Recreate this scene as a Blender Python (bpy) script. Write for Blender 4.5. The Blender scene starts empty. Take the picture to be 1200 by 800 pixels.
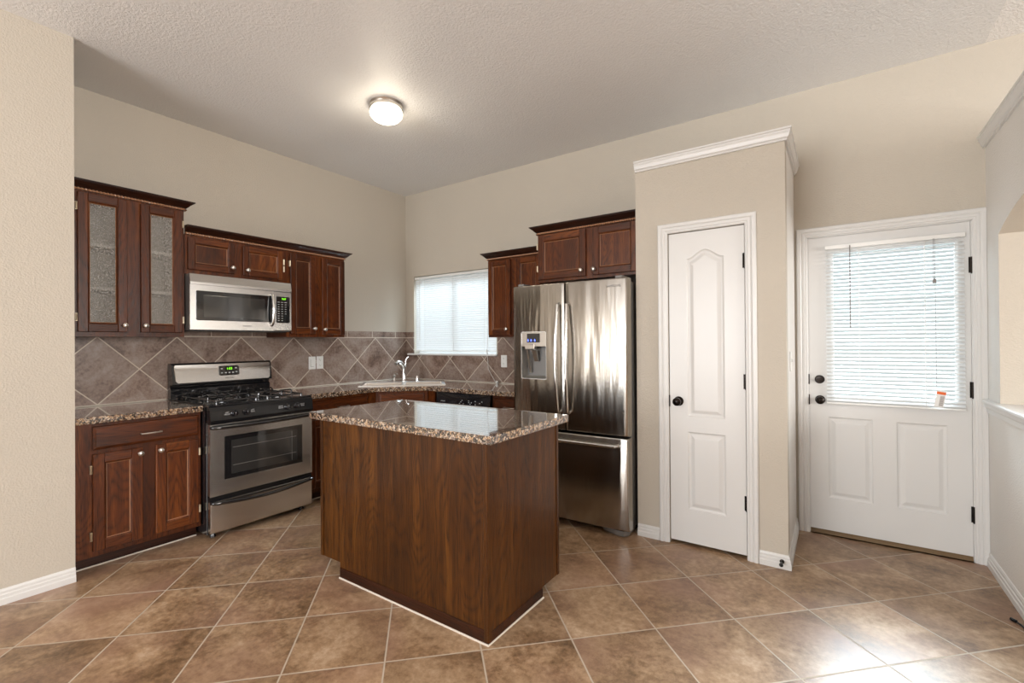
import bpy, bmesh, math, random
from mathutils import Vector, Matrix
random.seed(7)
PI = math.pi
C = bpy.context.scene.collection
scene = bpy.context.scene

# ------------------------------------------------------------------ camera
def make_camera():
    cam = bpy.data.cameras.new('camera'); o = bpy.data.objects.new('camera', cam); C.objects.link(o)
    cam.sensor_fit = 'HORIZONTAL'; cam.sensor_width = 36
    cam.lens = 36*548.10/1200
    cam.shift_x = 3.76/1200; cam.shift_y = -1.06/1200
    cam.clip_start = 0.05; cam.clip_end = 200
    y, p, r = 0.6082, 0.0041, -0.0071
    fw = Vector((-math.sin(y)*math.cos(p), math.cos(y)*math.cos(p), math.sin(p)))
    rt = Vector((math.cos(y), math.sin(y), 0)); up = rt.cross(fw)
    r2 = rt*math.cos(r)+up*math.sin(r); u2 = -rt*math.sin(r)+up*math.cos(r)
    m = Matrix((r2, u2, -fw)).transposed().to_4x4()
    m.translation = Vector((4.1862, -3.8757, 1.3312))
    o.matrix_world = m
    scene.camera = o
make_camera()

# ------------------------------------------------------------------ light
w = bpy.data.worlds.new('sky'); scene.world = w; w.use_nodes = True
bg = w.node_tree.nodes['Background']
bg.inputs['Color'].default_value = (0.90, 0.96, 0.96, 1); bg.inputs['Strength'].default_value = 0.56
scene.view_settings.view_transform = 'Standard'; scene.view_settings.look = 'None'
scene.view_settings.gamma = 1; scene.view_settings.use_curve_mapping = False
scene.view_settings.exposure = 0.36

def area(name, loc, rot, sx, sy, power, col, spread=PI):
    l = bpy.data.lights.new(name, 'AREA'); l.shape = 'RECTANGLE'; l.size = sx; l.size_y = sy
    l.energy = power; l.color = col; l.spread = spread
    o = bpy.data.objects.new(name, l); C.objects.link(o); o.location = loc; o.rotation_euler = rot
    return o
# lamps for assumed living-room daylight behind and right of camera; no windows built
def aim(name, loc, tgt, sx, sy, power, col, spread=PI):
    d = Vector(tgt)-Vector(loc)
    return area(name, loc, d.to_track_quat('-Z', 'Y').to_euler(), sx, sy, power, col, spread)
area('assumed_daylight_back', (2.4, -8.35, 1.45), (PI/2, 0, 0), 2.7, 1.9, 190, (0.95, 0.975, 1.0))  # added lamp before the solid rear wall, assumed daylight from behind
area('assumed_daylight_side', (9.35, -3.2, 1.85), (PI/2, 0, PI/2), 3.0, 1.5, 225, (1.0, 0.97, 0.94))  # added lamp before the solid far wall, assumed daylight from the right
for yy in (-6.75, -7.35): area('fill_left', (0.72, yy, 1.45), (PI/2, 0, -PI/2), .28, 2.2, 14, (1.0, 0.98, 0.96))  # added strip lamps, no window there; lift the right wall, streak the fridge
# sky light falling on the kitchen window and the glazed back door from outside
aim('skylight_kitchen', (0.73, 1.15, 2.95), (0.73, 0, 1.55), 1.3, 1.0, 160, (0.80, 0.90, 1.0))
aim('skylight_door', (4.55, 3.0, 3.55), (4.45, 0, 1.50), 2.4, 1.9, 170, (0.84, 0.92, 1.0), 1.15)

# ------------------------------------------------------------------ materials
def nm(name):
    m = bpy.data.materials.new(name); m.use_nodes = True
    nt = m.node_tree
    return m, nt, nt.nodes['Principled BSDF']
def N(nt, t, **k):
    n = nt.nodes.new(t)
    for a, b in k.items():
        if a in ('operation', 'blend_type', 'data_type', 'wave_type', 'bands_direction', 'feature', 'distance', 'noise_dimensions', 'axis', 'direction_type', 'interpolation_type', 'clamp'):
            setattr(n, a, b)
        else:
            n.inputs[a.replace('_', ' ')].default_value = b
    return n
def L(nt, a, b): nt.links.new(a, b)
def math_(nt, op, a, b=None, c=None):
    n = nt.nodes.new('ShaderNodeMath'); n.operation = op
    for i, v in enumerate((a, b, c)):
        if v is None: continue
        if isinstance(v, (int, float)): n.inputs[i].default_value = v
        else: L(nt, v, n.inputs[i])
    return n.outputs[0]
def coords(nt, scale=(1, 1, 1), rand=False, rot=(0, 0, 0)):
    t = nt.nodes.new('ShaderNodeTexCoord'); m = nt.nodes.new('ShaderNodeMapping')
    m.inputs['Scale'].default_value = scale; m.inputs['Rotation'].default_value = rot
    L(nt, t.outputs['Object'], m.inputs['Vector'])
    if rand:
        oi = nt.nodes.new('ShaderNodeObjectInfo')
        cx = nt.nodes.new('ShaderNodeCombineXYZ')
        a = math_(nt, 'MULTIPLY', oi.outputs['Random'], 13.0)
        L(nt, a, cx.inputs[0]); L(nt, a, cx.inputs[1]); L(nt, a, cx.inputs[2])
        L(nt, cx.outputs[0], m.inputs['Location'])
    return m.outputs['Vector']
def ramp(nt, fac, stops):
    r = nt.nodes.new('ShaderNodeValToRGB'); e = r.color_ramp.elements
    while len(e) < len(stops): e.new(0.5)
    for el, (p, c) in zip(e, stops):
        el.position = p; el.color = (c[0], c[1], c[2], 1) if not isinstance(c, (int, float)) else (c, c, c, 1)
    L(nt, fac, r.inputs[0]); return r.outputs['Color']
def mix(nt, fac, a, b, blend='MIX'):
    n = nt.nodes.new('ShaderNodeMix'); n.data_type = 'RGBA'; n.blend_type = blend
    for s, v in ((n.inputs[0], fac), (n.inputs[6], a), (n.inputs[7], b)):
        if isinstance(v, (int, float)): s.default_value = v
        elif isinstance(v, tuple): s.default_value = (v[0], v[1], v[2], 1)
        else: L(nt, v, s)
    return n.outputs[2]
def bump(nt, bsdf, h, strength, dist=0.002, prev=None):
    b = nt.nodes.new('ShaderNodeBump'); b.inputs['Strength'].default_value = strength; b.inputs['Distance'].default_value = dist
    L(nt, h, b.inputs['Height'])
    if prev is not None: L(nt, prev, b.inputs['Normal'])
    if bsdf is not None: L(nt, b.outputs[0], bsdf.inputs['Normal'])
    return b.outputs[0]
def noise(nt, vec, scale, detail=3, rough=.5, dist=0):
    n = nt.nodes.new('ShaderNodeTexNoise'); n.inputs['Scale'].default_value = scale; n.inputs['Detail'].default_value = detail
    n.inputs['Roughness'].default_value = rough; n.inputs['Distortion'].default_value = dist
    L(nt, vec, n.inputs['Vector']); return n.outputs['Fac']

def plain(name, col, rough=.5, metal=0, spec=.5, coat=0, emit=None, es=0):
    m, nt, b = nm(name)
    b.inputs['Base Color'].default_value = (*col, 1); b.inputs['Roughness'].default_value = rough
    b.inputs['Metallic'].default_value = metal; b.inputs['Specular IOR Level'].default_value = spec
    b.inputs['Coat Weight'].default_value = coat; b.inputs['Coat Roughness'].default_value = .1
    if emit: b.inputs['Emission Color'].default_value = (*emit, 1); b.inputs['Emission Strength'].default_value = es
    return m

def wall_paint(name, col, bs=.35, scale=110, rough=.62, spec=.4, fine=0):
    m, nt, b = nm(name); v = coords(nt)
    n1 = noise(nt, v, scale, 3, .55); n2 = noise(nt, v, 1.3, 2)
    c = mix(nt, n2, tuple(x*.95 for x in col), tuple(min(1, x*1.04) for x in col))
    L(nt, c, b.inputs['Base Color']); b.inputs['Roughness'].default_value = rough; b.inputs['Specular IOR Level'].default_value = spec
    h = ramp(nt, n1, [(.35, 0.0), (.65, 1.0)])
    bump(nt, b, h, bs, .003)
    return m

def wood(name, axis='z', dark=(.008, .0022, .0008), mid=(.095, .0225, .0045), light=(.235, .068, .012)):
    """stained oak: contour lines of a stretched noise make the cathedral figure"""
    m, nt, b = nm(name)
    s = {'z': (1, 1, .21), 'x': (.21, 1, 1), 'y': (1, .21, 1)}[axis]
    sf = {'z': (1, 1, .035), 'x': (.035, 1, 1), 'y': (1, .035, 1)}[axis]
    v = coords(nt, s, True); vf = coords(nt, sf, True)
    base = noise(nt, v, 3.4, 2, .45, .25)
    rings = math_(nt, 'FRACT', math_(nt, 'MULTIPLY', base, 40.0))
    tri = math_(nt, 'ABSOLUTE', math_(nt, 'SUBTRACT', math_(nt, 'MULTIPLY', rings, 2.0), 1.0))
    pores = noise(nt, vf, 330, 3, .6); blotch = noise(nt, v, 2.2, 3, .5)
    pk = ramp(nt, pores, [(.46, 0.), (.62, 1.)])
    line = math_(nt, 'MULTIPLY', math_(nt, 'POWER', tri, 2.0), math_(nt, 'ADD', math_(nt, 'MULTIPLY', pk, .75), .25))
    streak = noise(nt, vf, 30, 3, .6)
    f = math_(nt, 'ADD', math_(nt, 'MULTIPLY', blotch, .45), math_(nt, 'MULTIPLY', streak, .36))
    f = math_(nt, 'ADD', f, math_(nt, 'MULTIPLY', pores, .22))
    col = ramp(nt, f, [(.34, light), (.50, mid), (.72, dark)])
    col = mix(nt, math_(nt, 'MULTIPLY', line, .9), col, dark)
    L(nt, col, b.inputs['Base Color'])
    b.inputs['Roughness'].default_value = .30; b.inputs['Specular IOR Level'].default_value = .28; b.inputs['Coat Weight'].default_value = .10; b.inputs['Coat Roughness'].default_value = .12
    bump(nt, b, math_(nt, 'ADD', line, pk), .18, .0010)
    return m

def steel(name, tangent_axis='h', col=(.62, .61, .59), rough=.24, wav=0.0, arot=.0):
    m, nt, b = nm(name)
    b.inputs['Metallic'].default_value = 1
    v = coords(nt, (1, 1, 260), True)
    n = noise(nt, v, 3.0, 2, .6)
    c = mix(nt, n, tuple(x*.985 for x in col), tuple(x*1.015 for x in col)); L(nt, c, b.inputs['Base Color'])
    r = math_(nt, 'ADD', math_(nt, 'MULTIPLY', n, .0 if wav else .08), rough-.04); L(nt, r, b.inputs['Roughness'])
    b.inputs['Anisotropic'].default_value = .8; b.inputs['Anisotropic Rotation'].default_value = arot
    tg = nt.nodes.new('ShaderNodeTangent'); tg.direction_type = 'RADIAL'; tg.axis = 'Z'
    L(nt, tg.outputs[0], b.inputs['Tangent'])
    pv = None
    if wav:
        v2 = coords(nt, (1.0, 1.0, .12), True)
        pv = bump(nt, None, noise(nt, v2, 11.0, 2, .5), wav, .02)
    bump(nt, b, n, .004 if wav else .02, .0004, pv)
    return m

M = {}
M['wall'] = wall_paint('beige_wall_paint', (.55, .50, .425))
M['wall_lit'] = wall_paint('window_lit_wall_paint', (.74, .715, .68))  # wall colour lightened to hold the glow of the back-door window
M['ceiling'] = wall_paint('stippled_ceiling_paint', (.80, .795, .79), bs=.55, scale=80, rough=.38, spec=.5)
M['ceiling_rough'] = wall_paint('popcorn_ceiling', (.90, .88, .86), bs=1.0, scale=90, rough=.8)
M['trim'] = plain('white_trim_paint', (.71, .705, .69), .32)
M['white'] = plain('white_plastic', (.82, .82, .80), .35)
M['caulk'] = plain('cream_caulk', (.66, .60, .52), .6)
M['wood'] = wood('stained_oak_upright'); M['wood_h'] = wood('stained_oak_crosswise', 'x')
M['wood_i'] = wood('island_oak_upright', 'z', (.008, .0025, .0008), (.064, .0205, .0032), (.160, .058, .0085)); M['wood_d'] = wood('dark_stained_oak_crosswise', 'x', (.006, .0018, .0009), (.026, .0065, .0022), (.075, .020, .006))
M['steel'] = steel('brushed_steel'); M['steel_f'] = steel('brushed_steel_doors', col=(.44, .415, .38), rough=.26, wav=.4, arot=.25)
M['steel_side'] = plain('grey_painted_steel', (.22, .215, .21), .45, .6)
M['chrome'] = plain('chrome', (.80, .80, .80), .12, 1)
M['sinkmetal'] = plain('bright_sink_steel', (.86, .86, .85), .3, 1); M['nickel'] = plain('satin_nickel', (.62, .59, .55), .3, 1)
M['black'] = plain('black_enamel', (.012, .012, .014), .10, 0, .7, .6)
M['blackp'] = plain('black_plastic', (.010, .010, .011), .2, 0, .4)
M['iron'] = plain('cast_iron', (.015, .015, .017), .13, 0, .9, .5)
M['bglass'] = plain('black_glass', (.012, .012, .013), .05, 0, .9)
M['oglass'] = plain('oven_glass', (.035, .035, .034), .06, 0, 1.0)
M['bronze'] = plain('oiled_bronze', (.018, .014, .012), .25, .8)
M['hinge'] = plain('brass_hinge', (.62, .54, .40), .35, 1)
M['greyp'] = plain('grey_plastic', (.20, .19, .18), .45)
M['green'] = plain('green_digits', (.02, .1, .0), .5, emit=(.25, 1.0, .02), es=1.6)
M['blue'] = plain('blue_leds', (.0, .02, .1), .5, emit=(.10, .16, 1.0), es=3.0)
M['print'] = plain('pale_print', (.55, .57, .58), .5)
M['printd'] = plain('dark_print', (.06, .055, .05), .4)
M['orange'] = plain('orange_print', (.85, .16, .03), .5)
M['shelf'] = plain('white_shelf', (.92, .91, .88), .5)
M['carcass'] = plain('maple_cabinet_interior', (.66, .64, .58), .5)
M['cord'] = plain('white_cord', (.72, .71, .68), .6)
M['slot'] = plain('outlet_slot', (.12, .11, .10), .6)
M['thresh'] = plain('weathered_oak_threshold', (.20, .125, .06), .6)
M['winframe'] = plain('white_vinyl', (.7, .7, .69), .4)

def glass_thin():
    m, nt, b = nm('clear_glass'); out = nt.nodes['Material Output']
    t = nt.nodes.new('ShaderNodeBsdfTransparent'); g = nt.nodes.new('ShaderNodeBsdfGlossy'); g.inputs['Roughness'].default_value = .02
    t.inputs['Color'].default_value = (.93, .96, .96, 1)
    mx = nt.nodes.new('ShaderNodeMixShader'); mx.inputs[0].default_value = .05
    L(nt, t.outputs[0], mx.inputs[1]); L(nt, g.outputs[0], mx.inputs[2]); L(nt, mx.outputs[0], out.inputs['Surface'])
    nt.nodes.remove(b); return m
M['glass'] = glass_thin()
def rain_glass():
    m, nt, b = nm('seeded_glass'); out = nt.nodes['Material Output']
    v = coords(nt, (1, 1, .55)); n = noise(nt, v, 190, 3, .6)
    h = ramp(nt, n, [(.40, 0.), (.62, 1.)])
    c = mix(nt, h, (.34, .32, .30), (.88, .86, .82))
    L(nt, c, b.inputs['Base Color']); b.inputs['Roughness'].default_value = .12; b.inputs['Specular IOR Level'].default_value = .9
    bump(nt, b, h, .9, .004)
    t = nt.nodes.new('ShaderNodeBsdfTransparent'); t.inputs['Color'].default_value = (.93, .93, .92, 1)
    mx = nt.nodes.new('ShaderNodeMixShader'); 
    f = ramp(nt, n, [(.36, .92), (.60, .50)])
    L(nt, f, mx.inputs[0])
    # fac 1 -> second shader
    L(nt, b.outputs[0], mx.inputs[1]); L(nt, t.outputs[0], mx.inputs[2]); L(nt, mx.outputs[0], out.inputs['Surface'])
    return m
M['rain'] = rain_glass()
def slat_mat(name, k):
    m, nt, b = nm(name); out = nt.nodes['Material Output']
    b.inputs['Base Color'].default_value = (.84, .86, .87, 1); b.inputs['Roughness'].default_value = .45
    t = nt.nodes.new('ShaderNodeBsdfTranslucent'); t.inputs['Color'].default_value = (.86, .90, .92, 1)
    mx = nt.nodes.new('ShaderNodeMixShader'); mx.inputs[0].default_value = k
    L(nt, b.outputs[0], mx.inputs[1]); L(nt, t.outputs[0], mx.inputs[2]); L(nt, mx.outputs[0], out.inputs['Surface'])
    return m
M['slat'] = slat_mat('white_blind_slats', .17); M['slat2'] = slat_mat('white_door_blind_slats', .10)

def granite():
    m, nt, b = nm('brown_granite'); v = coords(nt)
    def vor(sc, dist=0):
        n = nt.nodes.new('ShaderNodeTexVoronoi'); n.inputs['Scale'].default_value = sc; L(nt, v, n.inputs['Vector'])
        return n
    a = vor(95); s = nt.nodes.new('ShaderNodeSeparateColor'); L(nt, a.outputs['Color'], s.inputs[0])
    c1 = ramp(nt, s.outputs[0], [(0, (.025, .018, .015)), (.26, (.17, .09, .055)), (.46, (.52, .34, .20)), (.70, (.66, .52, .40)), (.90, (.32, .24, .21))])
    for n_ in nt.nodes:
        if n_.type == 'VALTORGB': n_.color_ramp.interpolation = 'CONSTANT'
    n1 = noise(nt, v, 190, 4, .7); k = ramp(nt, n1, [(.47, 0.), (.56, 1.)])
    c2 = mix(nt, k, c1, (.018, .014, .013))
    n2 = noise(nt, v, 260, 2, .6); k2 = ramp(nt, n2, [(.60, 0.), (.66, 1.)])
    c3 = mix(nt, k2, c2, (.50, .40, .30))
    L(nt, c3, b.inputs['Base Color']); b.inputs['Roughness'].default_value = .10
    b.inputs['Specular IOR Level'].default_value = .8; b.inputs['Coat Weight'].default_value = 1; b.inputs['Coat Roughness'].default_value = .015; b.inputs['Coat IOR'].default_value = 1.55
    return m
M['granite'] = granite()

def tile_floor():
    m, nt, b = nm('brown_floor_tile'); t = nt.nodes.new('ShaderNodeTexCoord'); sp = nt.nodes.new('ShaderNodeSeparateXYZ'); L(nt, t.outputs['Object'], sp.inputs[0])
    X, Y = sp.outputs[0], sp.outputs[1]; p = .4062; r2 = 1/math.sqrt(2)
    u = math_(nt, 'MULTIPLY', math_(nt, 'ADD', X, Y), r2/p); w_ = math_(nt, 'MULTIPLY', math_(nt, 'SUBTRACT', X, Y), r2/p)
    u = math_(nt, 'ADD', u, 40-.045/p); w_ = math_(nt, 'ADD', w_, 40-.023/p)
    def edge(a):
        f = math_(nt, 'FRACT', a); return math_(nt, 'SUBTRACT', .5, math_(nt, 'ABSOLUTE', math_(nt, 'SUBTRACT', f, .5)))
    e = math_(nt, 'MINIMUM', edge(u), edge(w_))
    g = ramp(nt, e, [(.0062, 0.), (.0105, 1.)])   # 0 grout, 1 tile
    cx = nt.nodes.new('ShaderNodeCombineXYZ'); L(nt, math_(nt, 'FLOOR', u), cx.inputs[0]); L(nt, math_(nt, 'FLOOR', w_), cx.inputs[1])
    wn = nt.nodes.new('ShaderNodeTexWhiteNoise'); L(nt, cx.outputs[0], wn.inputs['Vector'])
    vm = nt.nodes.new('ShaderNodeVectorMath'); vm.operation = 'MULTIPLY_ADD'; L(nt, wn.outputs['Color'], vm.inputs[0]); vm.inputs[1].default_value = (9, 9, 9); L(nt, t.outputs['Object'], vm.inputs[2])
    n1 = noise(nt, vm.outputs[0], 3.2, 6, .62, .6); n2 = noise(nt, vm.outputs[0], 34, 5, .7)
    f = math_(nt, 'ADD', math_(nt, 'MULTIPLY', n1, .62), math_(nt, 'MULTIPLY', n2, .38))
    c = ramp(nt, f, [(.36, (.135, .078, .040)), (.46, (.280, .172, .095)), (.55, (.43, .285, .170)), (.68, (.62, .46, .32))])
    n3 = noise(nt, vm.outputs[0], 2.0, 3, .5); k = ramp(nt, n3, [(.46, 0.), (.70, .65)])
    c = mix(nt, k, c, (.31, .175, .125))
    tone = math_(nt, 'ADD', math_(nt, 'MULTIPLY', wn.outputs['Value'], .22), .89)
    cc = nt.nodes.new('ShaderNodeCombineColor'); [L(nt, tone, cc.inputs[i]) for i in range(3)]
    c = mix(nt, 1.0, c, cc.outputs[0], 'MULTIPLY')
    ng = noise(nt, t.outputs['Object'], 1.1, 2); gc = mix(nt, ng, (.46, .38, .29), (.62, .54, .45))
    c = mix(nt, g, gc, c); L(nt, c, b.inputs['Base Color'])
    rg = math_(nt, 'ADD', math_(nt, 'MULTIPLY', n2, .16), .27)
    L(nt, math_(nt, 'ADD', math_(nt, 'MULTIPLY', math_(nt, 'SUBTRACT', 1.0, g), .4), rg), b.inputs['Roughness'])
    b.inputs['Specular IOR Level'].default_value = .5
    pv = bump(nt, None, g, .55, .002); bump(nt, b, f, .22, .004, pv)
    return m
M['floor'] = tile_floor()

def tile_wall():
    m, nt, b = nm('brown_splash_tile'); t = nt.nodes.new('ShaderNodeTexCoord'); sp = nt.nodes.new('ShaderNodeSeparateXYZ'); L(nt, t.outputs['Object'], sp.inputs[0])
    # along-wall distance: x on one wall, -y on the other (the other coordinate is nearly zero there)
    s = math_(nt, 'SUBTRACT', sp.outputs[0], sp.outputs[1]); z = sp.outputs[2]
    d = .4765; 
    a = math_(nt, 'DIVIDE', s, d); q = math_(nt, 'DIVIDE', math_(nt, 'SUBTRACT', z, .921), .470)
    u = math_(nt, 'ADD', math_(nt, 'ADD', a, q), 20.0); w_ = math_(nt, 'ADD', math_(nt, 'SUBTRACT', a, q), 20.0)
    def edge(x):
        f = math_(nt, 'FRACT', x); return math_(nt, 'SUBTRACT', .5, math_(nt, 'ABSOLUTE', math_(nt, 'SUBTRACT', f, .5)))
    ed = math_(nt, 'MINIMUM', edge(u), edge(w_))
    # border row
    up = math_(nt, 'GREATER_THAN', z, 1.396)
    bs = math_(nt, 'ADD', math_(nt, 'DIVIDE', s, .325), 10.42)
    eb = edge(bs); ez = math_(nt, 'MULTIPLY', math_(nt, 'ABSOLUTE', math_(nt, 'SUBTRACT', z, 1.396)), 2.6)
    e = math_(nt, 'ADD', math_(nt, 'MULTIPLY', ed, math_(nt, 'SUBTRACT', 1.0, up)), math_(nt, 'MULTIPLY', eb, up))
    e = math_(nt, 'MINIMUM', e, ez)
    g = ramp(nt, e, [(.0085, 0.), (.013, 1.)])
    cx = nt.nodes.new('ShaderNodeCombineXYZ'); L(nt, math_(nt, 'FLOOR', u), cx.inputs[0]); L(nt, math_(nt, 'FLOOR', w_), cx.inputs[1]); L(nt, up, cx.inputs[2])
    wn = nt.nodes.new('ShaderNodeTexWhiteNoise'); L(nt, cx.outputs[0], wn.inputs['Vector'])
    vm = nt.nodes.new('ShaderNodeVectorMath'); vm.operation = 'MULTIPLY_ADD'; L(nt, wn.outputs['Color'], vm.inputs[0]); vm.inputs[1].default_value = (9, 9, 9); L(nt, t.outputs['Object'], vm.inputs[2])
    n1 = noise(nt, vm.outputs[0], 4.5, 6, .62, .5); n2 = noise(nt, vm.outputs[0], 50, 4, .7)
    f = math_(nt, 'ADD', math_(nt, 'MULTIPLY', n1, .66), math_(nt, 'MULTIPLY', n2, .34))
    c = ramp(nt, f, [(.38, (.115, .070, .052)), (.47, (.235, .160, .125)), (.58, (.33, .26, .22)), (.72, (.42, .35, .31))])
    tone = math_(nt, 'ADD', math_(nt, 'MULTIPLY', wn.outputs['Value'], .22), .88)
    cc = nt.nodes.new('ShaderNodeCombineColor'); [L(nt, tone, cc.inputs[i]) for i in range(3)]
    c = mix(nt, 1.0, c, cc.outputs[0], 'MULTIPLY')
    c = mix(nt, g, (.62, .54, .45), c); L(nt, c, b.inputs['Base Color'])
    b.inputs['Roughness'].default_value = .34
    pv = bump(nt, None, g, .5, .002); bump(nt, b, n1, .12, .003, pv)
    return m
M['splash'] = tile_wall()

# ------------------------------------------------------------------ helpers
def finish(name, bm, mats, parent=None, smooth=False, recalc=True, loc=None, kind=None):
    if recalc: bmesh.ops.recalc_face_normals(bm, faces=bm.faces[:])
    me = bpy.data.meshes.new(name); bm.to_mesh(me); bm.free()
    if not isinstance(mats, (list, tuple)): mats = [mats]
    for m in mats: me.materials.append(m)
    if smooth:
        for p in me.polygons: p.use_smooth = True
        try: me.set_sharp_from_angle(angle=math.radians(38))
        except Exception: pass
    o = bpy.data.objects.new(name, me); C.objects.link(o)
    if parent: o.parent = parent
    if loc is not None: o.location = loc
    if kind: o['kind'] = kind
    return o
def tag(o, label, cat, group=None):
    o['label'] = label; o['category'] = cat
    if group: o['group'] = group
    return o
def thing(name, label, cat, loc=(0, 0, 0), rz=0, group=None):
    o = bpy.data.objects.new(name, None); C.objects.link(o); o.location = loc; o.rotation_euler = (0, 0, rz)
    o.empty_display_size = .1
    return tag(o, label, cat, group)
def BM(): return bmesh.new()
def box(bm, x0, x1, y0, y1, z0, z1, bev=0, mi=0, seg=1):
    if x0 > x1: x0, x1 = x1, x0
    if y0 > y1: y0, y1 = y1, y0
    if z0 > z1: z0, z1 = z1, z0
    vs = [bm.verts.new(p) for p in ((x0,y0,z0),(x1,y0,z0),(x1,y1,z0),(x0,y1,z0),(x0,y0,z1),(x1,y0,z1),(x1,y1,z1),(x0,y1,z1))]
    fs = [bm.faces.new([vs[i] for i in q]) for q in ((0,3,2,1),(4,5,6,7),(0,1,5,4),(1,2,6,5),(2,3,7,6),(3,0,4,7))]
    for f in fs: f.material_index = mi
    if bev:
        bev = min(bev, .49*min(x1-x0, y1-y0, z1-z0))
        es = list({e for f in fs for e in f.edges})
        r = bmesh.ops.bevel(bm, geom=es, offset=bev, segments=seg, affect='EDGES', profile=.5)
        for f in r['faces']: f.material_index = mi
def prism(bm, pts, c0, c1, mapper, mi=0):
    """pts: closed 2-D outline (a, b); extruded c0..c1; mapper(a, b, c) -> xyz"""
    A = [bm.verts.new(mapper(a, b, c0)) for a, b in pts]; B = [bm.verts.new(mapper(a, b, c1)) for a, b in pts]
    n = len(pts); fs = [bm.faces.new(A), bm.faces.new(B[::-1])]
    for i in range(n): fs.append(bm.faces.new((A[i], B[i], B[(i+1) % n], A[(i+1) % n])))
    for f in fs: f.material_index = mi
XZ = lambda y_: (lambda a, b, c: (a, c, b))
def plate(bm, outline, holes, c0, c1, mapper, mi=0, sides=True):
    for c in (c0, c1):
        es = []
        for lp in [outline]+holes:
            vs = [bm.verts.new(mapper(a, b, c)) for a, b in lp]
            es += [bm.edges.new((vs[i], vs[(i+1) % len(vs)])) for i in range(len(vs))]
        bmesh.ops.triangle_fill(bm, edges=es, use_beauty=True)
    if sides:
        for lp in [outline]+holes:
            A = [bm.verts.new(mapper(a, b, c0)) for a, b in lp]; B = [bm.verts.new(mapper(a, b, c1)) for a, b in lp]
            n = len(lp)
            for i in range(n): bm.faces.new((A[i], B[i], B[(i+1) % n], A[(i+1) % n]))
    bmesh.ops.remove_doubles(bm, verts=bm.verts[:], dist=1e-5)
    for f in bm.faces: f.material_index = f.material_index or mi
def rect(a0, a1, b0, b1): return [(a0, b0), (a1, b0), (a1, b1), (a0, b1)]
def sweep(bm, path, prof, mapper, closed=False, mi=0, cap=True):
    """path: 2-D points; prof: (out, h) points; out grows to the right of the travel direction"""
    n = len(path); rings = []
    for i, p in enumerate(path):
        p = Vector(p)
        def dirn(a, b): d = Vector(path[b])-Vector(path[a]); return d.normalized()
        if closed: d0 = dirn((i-1) % n, i); d1 = dirn(i, (i+1) % n)
        else:
            d0 = dirn(i-1, i) if i > 0 else dirn(0, 1); d1 = dirn(i, i+1) if i < n-1 else dirn(n-2, n-1)
        n0 = Vector((d0.y, -d0.x)); n1 = Vector((d1.y, -d1.x)); b = (n0+n1)
        b = b/(b.length**2/2) if b.length > 1e-6 else n0
        rings.append([bm.verts.new(mapper(p.x+b.x*o, p.y+b.y*o, h)) for o, h in prof])
    m = len(prof)
    rng = range(n) if closed else range(n-1)
    for i in rng:
        A, B = rings[i], rings[(i+1) % n]
        for j in range(m):
            f = bm.faces.new((A[j], B[j], B[(j+1) % m], A[(j+1) % m])); f.material_index = mi
    if cap and not closed:
        for r in (rings[0], rings[-1]):
            f = bm.faces.new(r); f.material_index = mi
def tube(bm, pts, rad, seg=10, mi=0, cap=True):
    """round tube along 3-D points; rad a number or list"""
    pts = [Vector(p) for p in pts]; n = len(pts)
    rad = [rad]*n if isinstance(rad, (int, float)) else rad
    ref = Vector((0, 0, 1)); rings = []
    t0 = (pts[1]-pts[0]).normalized()
    if abs(t0.dot(ref)) > .9: ref = Vector((1, 0, 0))
    u = t0.cross(ref).normalized()
    for i in range(n):
        t = (pts[min(i+1, n-1)]-pts[max(i-1, 0)]).normalized()
        u = (u-t*u.dot(t)).normalized(); v = t.cross(u)
        rings.append([bm.verts.new(pts[i]+(u*math.cos(2*PI*k/seg)+v*math.sin(2*PI*k/seg))*rad[i]) for k in range(seg)])
    for i in range(n-1):
        for k in range(seg):
            f = bm.faces.new((rings[i][k], rings[i][(k+1) % seg], rings[i+1][(k+1) % seg], rings[i+1][k])); f.material_index = mi
    if cap:
        for r in (rings[0][::-1], rings[-1]):
            f = bm.faces.new(r); f.material_index = mi
def lathe(bm, prof, origin, axis='z', seg=24, mi=0, sgn=1):
    """prof: (radius, height) along axis from origin"""
    o = Vector(origin); rings = []
    def P(r, h, a):
        c, s = math.cos(a)*r, math.sin(a)*r; h *= sgn
        return o+Vector({'z': (c, s, h), 'y': (c, h, s), 'x': (h, c, s)}[axis])
    for r, h in prof:
        rings.append([bm.verts.new(P(max(r, 1e-5), h, 2*PI*k/seg)) for k in range(seg)])
    for i in range(len(rings)-1):
        for k in range(seg):
            f = bm.faces.new((rings[i][k], rings[i][(k+1) % seg], rings[i+1][(k+1) % seg], rings[i+1][k])); f.material_index = mi
    for r in (rings[0], rings[-1]):
        f = bm.faces.new(r); f.material_index = mi
def offset_poly(pts, d):
    """inset of a counter-clockwise outline by d"""
    n = len(pts); out = []
    for i in range(n):
        a, b, c = Vector(pts[i-1]), Vector(pts[i]), Vector(pts[(i+1) % n])
        d0 = (b-a).normalized(); d1 = (c-b).normalized()
        n0 = Vector((-d0.y, d0.x)); n1 = Vector((-d1.y, d1.x)); s = n0+n1
        s = s/(s.length**2/2)
        out.append(tuple(b+s*d))
    return out
def rings_fill(bm, pts, prof, mapper, mi=0, fill=True):
    """concentric inset loops of an outline; prof: (inset, depth)"""
    loops = []
    for ins, dep in prof:
        q = offset_poly(pts, ins) if ins else pts
        loops.append([bm.verts.new(mapper(a, b, dep)) for a, b in q])
    n = len(pts)
    for A, B in zip(loops, loops[1:]):
        for i in range(n):
            f = bm.faces.new((A[i], A[(i+1) % n], B[(i+1) % n], B[i])); f.material_index = mi
    if fill:
        f = bm.faces.new(loops[-1]); f.material_index = mi
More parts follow.
